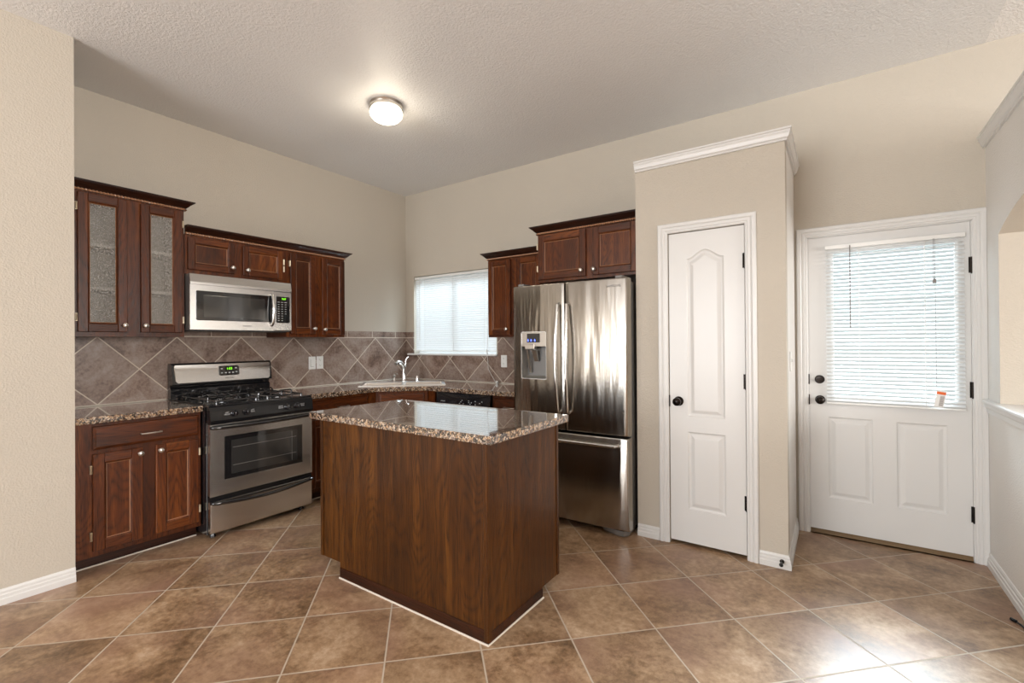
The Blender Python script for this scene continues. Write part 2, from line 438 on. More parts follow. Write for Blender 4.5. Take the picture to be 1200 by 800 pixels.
def text(body, size, mat, parent, loc, rot, name='lettering', ext=.0004, align='CENTER'):
    cu = bpy.data.curves.new('t', 'FONT'); cu.body = body; cu.size = size; cu.extrude = ext; cu.align_x = align; cu.align_y = 'CENTER'
    tmp = bpy.data.objects.new('t', cu); C.objects.link(tmp)
    dg = bpy.context.evaluated_depsgraph_get(); me = bpy.data.meshes.new_from_object(tmp.evaluated_get(dg))
    C.objects.unlink(tmp); bpy.data.objects.remove(tmp); me.name = name
    me.materials.clear(); me.materials.append(mat)
    o = bpy.data.objects.new(name, me); C.objects.link(o); o.parent = parent; o.location = loc; o.rotation_euler = rot
    return o
RA = PI/2          # rotation of things standing against the stove wall (x = 0); local x runs along the wall, local -y faces the room
def arc(n, a0, a1): return [a0+(a1-a0)*i/(n-1) for i in range(n)]

# ================================================================== SETTING
H = 3.08; XJ = .652; YJ = -3.106; XR = 4.926
ID = lambda a, b, c: (a, b, c)
fXZ = lambda a, b, c: (a, c, b)      # plane facing y, outline (x, z), depth y
fYZ = lambda a, b, c: (c, a, b)      # plane facing x, outline (y, z), depth x
def struct(name, bm, mat, parent=None, **k):
    o = finish(name, bm, mat, parent, **k)
    if parent is None: o['kind'] = 'structure'
    return o
b = BM(); box(b, -.15, 9.6, -8.6, .15, -.12, 0); struct('floor', b, M['floor'])
b = BM(); box(b, -.15, 4.93, -8.6, .15, H, H+.12); struct('ceiling', b, M['ceiling'])
b = BM(); box(b, 4.93, 9.6, -8.6, .15, H, H+.12); struct('ceiling', b, M['ceiling_rough'])
b = BM(); box(b, -.15, 0, YJ, 0, 0, H); struct('wall_stove', b, M['wall'])
b = BM(); box(b, -.15, XJ, -8.6, YJ, 0, H); struct('wall_left', b, M['wall'])
WX0, WX1, WZ0, WZ1 = .134, 1.335, 1.212, 2.108
DX0, DX1, DZ = 4.035, 4.865, 2.045
b = BM(); plate(b, [(-.15, 0), (DX0, 0), (DX0, DZ), (DX1, DZ), (DX1, 0), (9.6, 0), (9.6, H), (-.15, H)], [rect(WX0, WX1, WZ0, WZ1)], 0, .15, fXZ)
struct('wall_window', b, M['wall'])
b = BM(); box(b, XJ, 9.6, -8.6, -8.45, 0, H); struct('wall_behind', b, M['wall'])
b = BM(); box(b, 9.45, 9.6, -8.45, 0, 0, H); struct('wall_far_right', b, M['wall'])

# pantry block: front wall with doorway, side walls, top
PX0, PX1, PF, PH = 3.062, 3.957, -.714, 2.50
px0, px1, pz = 3.280, 3.742, 2.045
b = BM(); plate(b, [(PX0, 0), (px0, 0), (px0, pz), (px1, pz), (px1, 0), (PX1, 0), (PX1, PH), (PX0, PH)], [], PF, PF+.1, fXZ); struct('wall_pantry_front', b, M['wall'])
b = BM(); box(b, PX1-.1, PX1, PF+.1, 0, 0, PH); struct('wall_pantry_right', b, M['wall_lit'])
b = BM(); box(b, PX0, PX0+.09, PF+.1, 0, 0, PH); struct('wall_pantry_left', b, M['wall'])
b = BM(); box(b, PX0+.09, PX1-.1, PF+.1, 0, PH-.1, PH); struct('wall_pantry_top', b, M['wall'])

# partition on the right with a pass-through opening
arcpts = [(-.25-1.3*t, 1.905+.13*(1-(2*t-1)**2)) for t in arc(13, 0, 1)]
hole = [(-.25, .955)]+arcpts+[(-1.55, .955)]
b = BM(); plate(b, rect(-2.0, 0, 0, 2.466), [hole], XR, XR+.55, fYZ); b.normal_update()
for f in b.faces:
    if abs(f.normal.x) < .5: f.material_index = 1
struct('wall_right', b, [M['wall_lit'], M['wall']])

# baseboards (stepped profile)
bp_ = [(0, 0), (.016, 0), (.016, .030), (.012, .036), (.012, .050), (.008, .056), (.008, .068), (.004, .078), (0, .080)]
def skirting(name, path):
    b = BM(); sweep(b, path, bp_, ID); struct(name, b, M['trim'])
skirting('baseboard_left', [(XJ, -8.4), (XJ, YJ), (XJ-.02, YJ)][:2])
skirting('baseboard_pantry', [(PX0+.002, PF), (px0-.066, PF)])
skirting('baseboard_pantry', [(px1+.066, PF), (PX1, PF), (PX1, -.002)])
skirting('baseboard_right', [(XR, -2.0), (XR, 0)][::-1])

# crown on the pantry block and on the partition
cr = [(0, -.055), (.012, -.055), (.012, -.045), (.020, -.038), (.026, -.018), (.030, -.010), (.030, .0), (.036, .004), (.036, .014), (0, .014)]
b = BM(); sweep(b, [(PX0, PF), (PX1, PF), (PX1, 0)], [(o, PH+.052+h) for o, h in cr], ID); 
box(b, PX0, PX1, PF, 0, PH, PH+.062); struct('trim_1', b, M['trim'])
b = BM(); sweep(b, [(XR, 0), (XR, -2.0)], [(o*1.0, 2.466+.05+h) for o, h in cr], ID)
box(b, XR, XR+.55, -2.0, 0, 2.466, 2.53); struct('trim_2', b, M['trim'])
# sill of the pass-through
b = BM(); box(b, XR-.03, XR+.56, -2.0, 0, .955, .978, .006)
sweep(b, [(XR, 0), (XR, -2.0)], [(0, .90), (.008, .90), (.010, .925), (.018, .935), (.022, .955), (0, .955)], ID); struct('trim_3', b, M['trim'])

# door casings: fluted flat profile swept round the opening
cs = [(0, 0), (0, .006), (.006, .011), (.014, .011), (.018, .015), (.030, .015), (.034, .012), (.042, .018), (.058, .018), (.064, .012), (.064, 0)]
def casing(name, x0, x1, z1, y):
    b = BM(); sweep(b, [(x1, 0), (x1, z1), (x0, z1), (x0, 0)], cs, lambda a, bb, c: (a, y-c, bb)); return struct(name, b, M['trim'])
casing('trim_4', px0, px1, pz, PF); casing('trim_5', DX0, DX1, DZ, 0)

# ---- interior / exterior panel doors
def raised(bm, outline, mapper, front):
    rings_fill(bm, outline, [(0, 0), (.006, .006), (.012, .008), (.020, .008), (.040, .001), (.046, .0005)], mapper)
def rnd_arch(x0, x1, z0, zs, rise, n=15):
    """outline with a cathedral top: flat shoulders and a smooth rise in the middle"""
    top = []
    for t in arc(n, 1, 0):
        k = min(1, max(0, (1-abs(2*t-1))/1.0)); top.append((x0+(x1-x0)*t, zs+rise*(.5-.5*math.cos(PI*k))))
    return [(x0, z0), (x1, z0)]+top
def door_slab(name, x0, x1, z0, z1, yf, th, panels, holes):
    mp = lambda a, bb, c: (a, yf+c, bb)
    b = BM()
    es = []
    for lp in [rect(x0, x1, z0, z1)]+panels+holes:
        vs = [b.verts.new(mp(a, bb, 0)) for a, bb in lp]
        es += [b.edges.new((vs[i], vs[(i+1) % len(vs)])) for i in range(len(vs))]
    bmesh.ops.triangle_fill(b, edges=es, use_beauty=True)
    for p in panels: raised(b, p, mp, yf)
    # back and sides
    for lp in [rect(x0, x1, z0, z1)]+holes:
        A = [b.verts.new(mp(a, bb, 0)) for a, bb in lp]; B = [b.verts.new(mp(a, bb, th)) for a, bb in lp]
        for i in range(4): b.faces.new((A[i], A[(i+1) % 4], B[(i+1) % 4], B[i]))
    es = []
    for lp in [rect(x0, x1, z0, z1)]+holes:
        vs = [b.verts.new(mp(a, bb, th)) for a, bb in lp]
        es += [b.edges.new((vs[i], vs[(i+1) % len(vs)])) for i in range(len(vs))]
    bmesh.ops.triangle_fill(b, edges=es, use_beauty=True)
    bmesh.ops.remove_doubles(b, verts=b.verts[:], dist=1e-5)
    return struct(name, b, M['trim'])
def knob_at(name, x, y, z, parent, mat, R=.027):
    b = BM(); lathe(b, [(0, 0), (R*1.15, 0), (R*1.15, .004), (R*.9, .009), (R*.42, .012), (R*.40, .030), (R*.8, .036), (R, .046), (R*.95, .056), (R*.6, .063), (0, .065)], (x, y, z), 'y', 24, sgn=-1)
    return finish(name, b, mat, parent, smooth=True)
def hinge_at(x, y, z, parent, h=.09, r=.007):
    b = BM(); tube(b, [(x, y-r*.6, z-h/2), (x, y-r*.6, z+h/2)], r, 8); box(b, x-.012, x+.012, y-.002, y+.001, z-h/2, z+h/2)
    tube(b, [(x, y-r*.6, z-h/2-.005), (x, y-r*.6, z-h/2)], r*.6, 8)
    return finish('hinge', b, M['bronze'], parent)
d = door_slab('door_1', px0+.004, px1-.004, .022, pz-.004, PF+.008, .035,
              [rnd_arch(3.397, 3.622, .842, 1.866, .055), rect(3.397, 3.624, .238, .742)], [])
knob_at('knob', 3.341, PF+.008, .938, d, M['bronze'])
for z in (1.823, 1.082, .339): hinge_at(px1-.002, PF+.006, z, d)
b = BM(); box(b, px0-.001, px0+.006, PF-.001, PF+.02, .90, .975); finish('latch_plate', b, M['bronze'], d)

GX0, GX1, GZ0, GZ1 = 4.158, 4.814, .930, 1.945
d = door_slab('door_2', DX0+.006, DX1-.006, .030, DZ-.006, .010, .044,
              [rect(4.147, 4.388, .254, .807), rect(4.509, 4.750, .256, .803)], [rect(GX0, GX1, GZ0, GZ1)])
b = BM(); sweep(b, [(GX0, GZ0), (GX0, GZ1), (GX1, GZ1), (GX1, GZ0)], [(-.004, -.004), (-.004, .006), (.010, .010), (.024, .006), (.026, -.004)], lambda a, bb, c: (a, .010-c, bb), closed=True)
finish('glazing_frame', b, M['trim'], d)
b = BM(); box(b, GX0, GX1, .028, .034, GZ0, GZ1); finish('glass_pane', b, M['glass'], d)
b = BM()
for z in (1.30, 1.62): box(b, GX0, GX1, .034, .044, z-.008, z+.008)
finish('glazing_bar', b, M['winframe'], d)
knob_at('knob', 4.102, .010, .921, d, M['bronze'], .026)
b = BM(); lathe(b, [(0, 0), (.029, 0), (.029, .006), (.024, .012), (0, .013)], (4.100, .010, 1.062), 'y', 24, sgn=-1); box(b, 4.085, 4.115, -.022, 0, 1.057, 1.067, .002)
finish('deadbolt', b, M['bronze'], d)
for z in (1.777, 1.028, .283): hinge_at(DX1-.003, .004, z, d, .095)
for z in (1.062, .921):
    b = BM(); box(b, DX0-.001, DX0+.007, -.001, .03, z-.035, z+.035); finish('latch_plate', b, M['bronze'], d)
b = BM(); prism(b, [(-.012, 0), (.012, .0), (.03, .026), (.11, .028), (.14, 0)], DX0, DX1, lambda a, bb, c: (c, a, bb)); struct('trim_6', b, M['thresh'])
# jambs
b = BM(); box(b, DX0-.0, DX0+.005, .0, .14, 0, DZ); box(b, DX1-.005, DX1, .0, .14, 0, DZ); box(b, DX0, DX1, 0, .14, DZ-.005, DZ); struct('trim_7', b, M['trim'])

# ---- kitchen window
wn_ = bpy.data.objects.new('window_1', None); C.objects.link(wn_); wn_['kind'] = 'structure'; wn_.location = (.735, .09, 1.21)
def wpart(name, b, mat): 
    o = finish(name, b, mat, None); o.parent = wn_; o.matrix_parent_inverse = Matrix.Translation((-.735, -.09, -1.21)); return o
b = BM(); sweep(b, [(WX0, WZ0), (WX0, WZ1), (WX1, WZ1), (WX1, WZ0)], [(0, 0), (0, .05), (.035, .05), (.035, 0)], lambda a, bb, c: (a, .08+c, bb), closed=True); box(b, .72, .75, .085, .125, WZ0, WZ1); wpart('window_frame', b, M['winframe'])
b = BM(); box(b, WX0+.03, WX1-.03, .10, .105, WZ0+.03, WZ1-.03); wpart('pane', b, M['glass'])
b = BM(); box(b, .045, 1.352, -.03, .08, 1.192, 1.213, .004); wpart('window_sill', b, M['trim'])

# ---- blinds
def blind(label, x0, x1, z0, z1, y, pitch, tilt, lad, wand_x, wand_len, cord_x, cord_z, tag_on=False):
    t = thing('window_blind', label, 'blind', ((x0+x1)/2, y, z1)); cx = (x0+x1)/2; w2 = (x1-x0)/2; h = z1-z0
    b = BM(); box(b, -w2, w2, -.016, .016, -.026, 0, .002); finish('headrail', b, M['white'], t)
    b = BM(); box(b, -w2, w2, -.012, .012, -h, -h+.014, .004); finish('bottom_rail', b, M['white'], t)
    b = BM(); n = int((h-.05)/pitch); r = .0125
    for i in range(n):
        zc = -.034-pitch*(i+.5)*(h-.05)/(n*pitch)
        prof = []
        for k in range(5):
            s = (k/4-.5)*2; u_ = s*r; hh = .0022*(1-s*s)
            yy = u_*math.cos(tilt)-hh*math.sin(tilt); zz = u_*math.sin(tilt)+hh*math.cos(tilt); prof.append((yy, zz))
        A = [b.verts.new((-w2+.004, yy, zc+zz)) for yy, zz in prof]; B = [b.verts.new((w2-.004, yy, zc+zz)) for yy, zz in prof]
        for k in range(4): b.faces.new((A[k], B[k], B[k+1], A[k+1]))
    finish('slats', b, M['slat2' if tag_on else 'slat'], t, smooth=True, recalc=False)
    for lx in lad:
        b = BM()
        for dy in (-.0135, .0135): tube(b, [(lx-cx, dy, -h+.01), (lx-cx, dy, -.02)], .0013, 5)
        finish('ladder_cord', b, M['cord'], t)
    b = BM(); tube(b, [(wand_x-cx, -.022, -.012), (wand_x-cx, -.028, -.04), (wand_x-cx, -.030, -.04-wand_len)], .0035, 6); finish('tilt_wand', b, M['greyp'] if tag_on else M['cord'], t)
    return t, cx
KZ1 = 2.100
t, cx = blind('white mini blind, lowered, covering the kitchen window beside the sink', .142, 1.328, 1.236, KZ1, .022, .0236, math.radians(66), (.30, .735, 1.17), .235, .70, 1.23, 0)
b = BM(); x = 1.232-cx; z = lambda v_: v_-KZ1
tube(b, [(x, -.02, z(2.07)), (x, -.032, z(1.5)), (x, -.048, z(1.22)), (x+.01, -.05, z(1.14)), (x+.015, -.05, z(1.06)), (x+.06, -.05, z(.99)), (x+.11, -.06, z(.935)), (x+.145, -.085, z(.918))], .0028, 6)
tube(b, [(x+.006, -.048, z(1.25)), (x+.002, -.052, z(1.21)), (x-.004, -.05, z(1.26))], .004, 6)
finish('pull_cord', b, M['cord'], t)
b = BM(); lathe(b, [(0, 0), (.010, .002), (.014, .012), (.012, .022), (.006, .030), (0, .031)], (x+.155, -.09, z(.9155)), 'z', 14); finish('tassel', b, M['white'], t, smooth=True)

t, cx = blind('white mini blind, lowered, over the glazed half of the back door', 4.137, 4.832, .900, 1.972, -.018, .0245, math.radians(32), (4.322, 4.649), 4.274, .52, 4.69, 0, True)
b = BM(); x = 4.690-cx; z = lambda v_: v_-1.972
for dx in (-.003, .003): tube(b, [(x+dx, -.022, z(1.95)), (x+dx, -.024, z(1.70))], .001, 5)
prism(b, [(-.010, 0), (.010, 0), (.006, .028), (-.006, .028)], -.034, -.022, lambda a, bb, c: (x+a, c, z(1.675)+bb)); tube(b, [(x+.004, -.024, z(1.68)), (x+.006, -.024, z(1.04))], .0008, 5)
finish('pull_cord', b, M['greyp'], t)
b = BM(); R_ = -.16
def tg(a0, a1, b0, b1, c0, c1, mi): prism(b, rect(a0, a1, b0, b1), c0, c1, lambda a, bb, c: (x+.012+a*math.cos(R_)-bb*math.sin(R_)-.0, c, z(.918)+a*math.sin(R_)+bb*math.cos(R_)), mi)
tg(-.022, .022, 0, .105, -.032, -.030, 0); tg(-.021, .021, .080, .096, -.0326, -.032, 1)
tg(-.002, .018, .008, .072, -.0325, -.032, 2)
for k in range(5): tg(0, .015, .016+k*.011, .018+k*.011, -.0328, -.0325, 3)
finish('warning_tag', b, [M['white'], M['orange'], plain('tag_grey', (.55, .52, .50), .5), M['greyp']], t)['label'] = 'small white paper tag with an orange band'

# ================================================================== CABINETS (local: x right, -y towards the room, z up; face frame front at y = 0)
def cab_knob(p, x, z, y=-.020):
    b = BM(); lathe(b, [(0, 0), (.010, 0), (.007, .004), (.005, .012), (.0095, .017), (.0155, .021), (.0150, .026), (.009, .030), (0, .031)], (x, y, z), 'y', 16, sgn=-1)
    return finish('knob', b, M['nickel'], p, smooth=True)
def cab_pull(p, x0, x1, z, y=-.020):
    b = BM(); pts = [(x0+.008, y, z), (x0+.006, y-.012, z), (x0, y-.020, z)]
    n = 9; pts = [(x0+.012, y+.001, z), (x0+.008, y-.014, z)]+[(x0+(x1-x0)*t, y-.022-.006*math.sin(PI*t), z) for t in arc(n, .06, .94)]+[(x1-.008, y-.014, z), (x1-.012, y+.001, z)]
    tube(b, pts, [.005, .005]+[.0042+.0015*math.sin(PI*i/(n-1)) for i in range(n)]+[.005, .005], 8)
    return finish('handle', b, M['nickel'], p, smooth=True)
def cab_hinge(p, x, z, side):
    b = BM(); box(b, x-.006, x+.006, -.0195, .001, z-.025, z+.025, .001); tube(b, [(x, -.021, z-.022), (x, -.021, z+.022)], .0045, 8)
    return finish('hinge', b, M['hinge'], p)
def cab_door(p, x0, x1, z0, z1, y=-.001, knob=None, hinge=None, pane=False, st=.056, th=.019):
    b = BM(); yf = y-th
    box(b, x0, x0+st, yf, y, z0, z1, .003); box(b, x1-st, x1, yf, y, z0, z1, .003)
    box(b, x0+st, x1-st, yf, y, z0, z0+st, .003, 1); box(b, x0+st, x1-st, yf, y, z1-st, z1, .003, 1)
    rings_fill(b, rect(x0+st-.001, x1-st+.001, z0+st-.001, z1-st+.001), [(0, .0008), (.003, .002), (.009, .0075)], lambda a, bb, c: (a, yf+c, bb), 0, False)
    rings_fill(b, offset_poly(rect(x0+st-.001, x1-st+.001, z0+st-.001, z1-st+.001), .009), [(0, .0075), (.0032, .0095)], lambda a, bb, c: (a, yf+c, bb), 2, False)
    if not pane: rings_fill(b, offset_poly(rect(x0+st-.001, x1-st+.001, z0+st-.001, z1-st+.001), .0122), [(0, .0095), (.001, .0095)], lambda a, bb, c: (a, yf+c, bb), 0)
    if pane: 
        for q in (1,): pass
    o = finish('door', b, [M['wood'], M['wood_h'], M['rope']], p)
    if pane:
        b = BM(); box(b, x0+st-.004, x1-st+.004, yf+.010, yf+.014, z0+st-.004, z1-st+.004); finish('glass_pane', b, M['rain'], o)['label'] = 'seeded obscure glass pane'
    if knob: cab_knob(o, knob[0], knob[1], yf)
    if hinge is not None:
        for z in (z0+.09, z1-.09): cab_hinge(o, hinge, z, 1)
    return o
def drawer_front(p, x0, x1, z0, z1, pull=None, y=-.001, th=.019, mat='wood_h'):
    b = BM(); yf = y-th
    rings_fill(b, rect(x0, x1, z0, z1), [(0, .007), (.004, .004), (.012, .0015), (.016, 0)], lambda a, bb, c: (a, yf+c, bb))
    A = [b.verts.new((a, yf+.007, c)) for a, c in rect(x0, x1, z0, z1)]; B = [b.verts.new((a, y, c)) for a, c in rect(x0, x1, z0, z1)]
    for i in range(4): b.faces.new((A[i], A[(i+1) % 4], B[(i+1) % 4], B[i]))
    b.faces.new(B); bmesh.ops.remove_doubles(b, verts=b.verts[:], dist=1e-5)
    o = finish('drawer', b, M[mat], p)
    if pull: cab_pull(o, pull[0], pull[1], pull[2], yf)
    return o
def face_frame(p, w, z0, z1, opens):
    """frame 19 mm thick with rectangular openings"""
    b = BM(); plate(b, rect(0, w, z0, z1), [rect(*q) for q in opens], 0, .019, fXZ)
    return finish('face_frame', b, M['wood'], p)
def carcass(p, w, dpt, z0, z1, mat='wood', hollow=False, toe=0, toe_in=.075):
    b = BM(); t = .016
    if hollow:
        box(b, 0, t, .0195, dpt, z0, z1); box(b, w-t, w, .0195, dpt, z0, z1); box(b, t, w-t, .0195, dpt, z0, z0+t); box(b, t, w-t, .0195, dpt, z1-t, z1); 
        box(b, t, w-t, dpt-.006, dpt, z0+t, z1-t, 0, 1)
        box(b, t, t+.002, .03, dpt-.006, z0+t, z1-t, 0, 1); box(b, w-t-.002, w-t, .03, dpt-.006, z0+t, z1-t, 0, 1)
    else: box(b, 0, w, .0195, dpt, z0+toe, z1)
    o = finish('carcass', b, [M[mat], M['carcass']], p)
    if toe:
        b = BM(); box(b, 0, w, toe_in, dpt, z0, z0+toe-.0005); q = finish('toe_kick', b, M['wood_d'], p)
        b = BM(); tube(b, [(0, toe_in, z0+.004), (w, toe_in, z0+.004)], .005, 6); finish('caulk_line', b, M['caulk'], p)
    return o
M['rope'] = plain('glossy_stained_rope', (.34, .17, .09), .2, coat=.6)  # rope bead made paler than the oak to stand for its highlights
CROWN = [(0, 0), (.006, 0), (.006, .013), (.014, .016), (.016, .020), (.022, .024), (.030, .034), (.044, .047), (.050, .050), (.050, .053), (.056, .055), (.056, .062), (0, .062)]
def crown(p, path, z):
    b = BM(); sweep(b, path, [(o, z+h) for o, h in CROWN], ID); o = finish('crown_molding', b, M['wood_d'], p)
    # twisted rope bead under the crown
    b = BM(); 
    for a, c in zip(path, path[1:]):
        a = Vector(a); c = Vector(c); d = c-a; Lg = d.length; d.normalize(); nrm = Vector((d.y, -d.x))
        if Lg < .05: continue
        n = int(Lg/.0035); m = 8; prev = None
        for i in range(n+1):
            q = a+d*(Lg*i/n); th = 2*PI*(Lg*i/n)/.036
            ring = []
            for k in range(m):
                an = 2*PI*k/m; r = .0066*(1+.32*math.cos(2*(an-th)))
                off = nrm*(.0135+r*math.cos(an)); ring.append(b.verts.new((q.x+off.x, q.y+off.y, z+.007+r*math.sin(an))))
            if prev:
                for k in range(m): b.faces.new((prev[k], prev[(k+1) % m], ring[(k+1) % m], ring[k]))
            prev = ring
    finish('rope_molding', b, M['rope'], p)
    return o
def cab(name, label, loc, rz, cat='cabinet', group=None): return thing(name, label, cat, loc, rz, group)

# ---- stove wall: x_world = face, local x = world y
FU = .333           # face of upper cabinets (frame front)
G0 = -3.100; S0 = -2.439; S1 = -1.677
# glass-door wall cabinet
W_ = S0-G0-.004
t = cab('upper_cabinet', 'tall dark oak wall cabinet with two obscured glass doors, left of the microwave', (FU, G0, 0), RA)
L_ = lambda y: y-G0
carcass(t, W_, FU-.0125, 1.388, 2.300, hollow=True)
face_frame(t, W_, 1.388, 2.300, [(L_(-3.0), L_(-2.80), 1.445, 2.262), (L_(-2.685), L_(-2.485), 1.445, 2.262)])
cab_door(t, L_(-3.026), L_(-2.777), 1.418, 2.288, knob=(L_(-2.795), 1.462), hinge=L_(-3.032), pane=True, st=.050)
cab_door(t, L_(-2.705), L_(-2.459), 1.418, 2.286, knob=(L_(-2.683), 1.462), hinge=L_(-2.453), pane=True, st=.050)
b = BM(); box(b, .019, W_-.019, .04, FU-.022, 1.690, 1.707); finish('shelf', b, M['shelf'], t)['label'] = 'white shelf'
b = BM(); box(b, .019, W_-.019, .04, FU-.022, 1.968, 1.985); finish('shelf', b, M['shelf'], t)['label'] = 'white shelf'
crown(t, [(0, 0), (W_, 0), (W_, FU-.0125)], 2.300)
# short cabinet above the microwave
t = cab('upper_cabinet', 'short dark oak wall cabinet with two small doors above the microwave', (FU, S0, 0), RA); L_ = lambda y: y-S0
W_ = S1-S0
carcass(t, W_, FU-.0125, 1.846, 2.134); face_frame(t, W_, 1.846, 2.134, [(.05, .32, 1.89, 2.09), (.42, .70, 1.89, 2.09)])
cab_door(t, L_(-2.423), L_(-2.102), 1.880, 2.118, knob=(L_(-2.122), 1.925), st=.045)
cab_door(t, L_(-2.038), L_(-1.711), 1.877, 2.115, knob=(L_(-2.010), 1.920), hinge=L_(-1.705), st=.045)
crown(t, [(.0, 0), (W_, 0)], 2.134)
# narrow tall cabinet
t = cab('upper_cabinet', 'dark oak wall cabinet with two narrow doors between microwave and bare wall corner', (FU, S1, 0), RA); L_ = lambda y: y-S1
W_ = -1.098-S1
carcass(t, W_, FU-.0125, 1.392, 2.134); face_frame(t, W_, 1.392, 2.134, [(.06, .25, 1.44, 2.09), (.36, .55, 1.44, 2.09)])
cab_door(t, L_(-1.645), L_(-1.412), 1.420, 2.114, knob=(L_(-1.428), 1.468), hinge=L_(-1.651), st=.048)
cab_door(t, L_(-1.342), L_(-1.104), 1.416, 2.114, knob=(L_(-1.325), 1.462), st=.048)
crown(t, [(0, 0), (W_, 0), (W_, FU-.0125)], 2.134)

# base cabinet left of the stove
FB = .590
t = cab('base_cabinet', 'dark oak base cabinet with one wide drawer over two doors, left of the stove', (FB, G0, 0), RA); L_ = lambda y: y-G0
W_ = S0-G0-.004
carcass(t, W_, FB-.003, 0, .872, toe=.085); face_frame(t, W_, .0852, .872, [(.10, .62, .74, .84), (.12, .30, .15, .66), (.42, .60, .15, .66)])
drawer_front(t, L_(-3.018), L_(-2.457), .714, .852, (L_(-2.797), L_(-2.674), .776))
cab_door(t, L_(-3.019), L_(-2.776), .118, .690, knob=(L_(-2.792), .655), hinge=L_(-3.026))
cab_door(t, L_(-2.706), L_(-2.461), .120, .690, knob=(L_(-2.685), .655), hinge=L_(-2.454))
# base cabinet right of the stove
G1 = S1+.004
t = cab('base_cabinet', 'dark oak base cabinet with a single drawer, right of the stove behind the island', (FB, G1, 0), RA); L_ = lambda y: y-G1
W_ = -1.026-G1
carcass(t, W_, FB-.003, 0, .872, toe=.085); face_frame(t, W_, .0852, .872, [(.1, .6, .74, .84), (.12, .28, .15, .66), (.38, .54, .15, .66)])
drawer_front(t, L_(-1.640), L_(-1.045), .714, .852, (L_(-1.378), L_(-1.255), .778))
cab_door(t, L_(-1.640), L_(-1.350), .118, .690, knob=(L_(-1.370), .655), hinge=L_(-1.647))
cab_door(t, L_(-1.335), L_(-1.045), .118, .690, knob=(L_(-1.315), .655), hinge=L_(-1.038))
# corner sink cabinet
A = Vector((FB, -.935)); B_ = Vector((.935, -FB)); dd = (B_-A).length
t = cab('sink_cabinet', 'dark oak corner cabinet set diagonally under the sink', (A.x, A.y, 0), PI/4)
b = BM(); R45 = Matrix.Rotation(-PI/4, 2)
def loc2(x, y): v = R45 @ (Vector((x, y))-A); return (v.x, v.y)
out = [loc2(*q) for q in [(FB-.002, -.933), (.933, -FB+.002), (1.03, -FB), (1.03, -.003), (.003, -.003), (.003, -1.022), (FB-.001, -1.022)]]
prism(b, out, .085, .700, lambda a, bb, c: (a, bb, c)); 
out2 = [loc2(*q) for q in [(FB-.002, -.933), (.933, -FB+.002), (1.03, -FB), (1.03, -FB+.02), (.925, -FB+.022), (FB-.022, -.925), (FB-.02, -1.022), (FB-.001, -1.022)]]
prism(b, out2, .700, .872, ID)
finish('carcass', b, M['wood'], t)
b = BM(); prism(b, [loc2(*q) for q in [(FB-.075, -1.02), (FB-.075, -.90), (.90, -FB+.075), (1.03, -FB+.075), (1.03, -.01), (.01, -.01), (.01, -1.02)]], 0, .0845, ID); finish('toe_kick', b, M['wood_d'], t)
b = BM(); plate(b, rect(0, dd, .0855, .872), [rect(.04, dd-.04, .73, .84), rect(.06, dd-.06, .14, .66)], -.0, .018, fXZ)
bmesh.ops.translate(b, verts=b.verts[:], vec=(0, -.0185, 0)); finish('face_frame', b, M['wood'], t)
drawer_front(t, .035, dd-.035, .714, .852, None, y=-.0195)['label'] = 'false drawer front'
cab_door(t, .035, dd/2-.003, .118, .690, y=-.0195, knob=(dd/2-.03, .655)); cab_door(t, dd/2+.003, dd-.035, .118, .690, y=-.0195, knob=(dd/2+.03, .655))
# dishwasher
t = thing('dishwasher', 'black built-in dishwasher under the counter between sink cabinet and fridge', 'dishwasher', (1.075, -.60, 0)); W_ = .640
b = BM(); box(b, .005, W_-.005, .03, .58, .08, .868); finish('body', b, M['blackp'], t)
b = BM(); box(b, .002, W_-.002, -.012, .029, .115, .740, .004); finish('door', b, M['black'], t)
b = BM(); 
cp = [(.029, .742), (-.012, .742), (-.020, .752), (-.020, .80), (-.012, .868), (.029, .868)]
prism(b, cp, .002, W_-.002, lambda a, bb, c: (c, a, bb)); cpan = finish('control_panel', b, M['black'], t)
b = BM()   # recessed smile-shaped grip lip
tube(b, [(.03+(W_-.06)*u_, -.0175-.004*math.sin(PI*u_), .858-.040*math.sin(PI*u_)) for u_ in arc(21, .0, 1)], .004, 6); finish('grip_lip', b, M['blackp'], cpan)
text('KENMORE', .012, M['print'], cpan, (.085, -.0212, .788), (PI/2, 0, 0))
b = BM()
for i, x in enumerate([.285, .300, .315, .330, .395, .395, .410, .425, .470, .470, .520, .545]): box(b, x, x+.009, -.0208, -.0200, .775+.014*((i*7) % 3), .781+.014*((i*7) % 3))
finish('button_marks', b, M['print'], cpan)['kind'] = 'stuff'
b = BM(); box(b, .01, W_-.01, .05, .10, 0, .112); finish('toe_panel', b, M['blackp'], t)
# base cabinet beside the fridge
t = cab('base_cabinet', 'narrow dark oak base cabinet with a drawer between dishwasher and fridge', (1.722, -FB, 0), 0); W_ = .375
carcass(t, W_, FB-.003, 0, .872, toe=.085); face_frame(t, W_, .0852, .872, [(.05, .33, .74, .84), (.07, .31, .15, .66)])
drawer_front(t, .022, W_-.022, .714, .852, (.135, .255, .776)); cab_door(t, .022, W_-.022, .118, .690, knob=(W_-.05, .655), hinge=.015)

# small wall cabinet right of window
t = cab('upper_cabinet', 'narrow dark oak wall cabinet between the window and the refrigerator cabinet', (1.484, -.328, 0), 0); W_ = .628
carcass(t, W_, .315, 1.382, 2.112); face_frame(t, W_, 1.382, 2.112, [(.06, .24, 1.44, 2.06), (.38, .56, 1.44, 2.06)])
cab_door(t, .010, .264, 1.402, 2.100, knob=(.226, 1.455), st=.048); cab_door(t, .326, .590, 1.402, 2.100, knob=(.350, 1.455), st=.048)
crown(t, [(0, .325), (0, 0), (W_, 0)], 2.112)
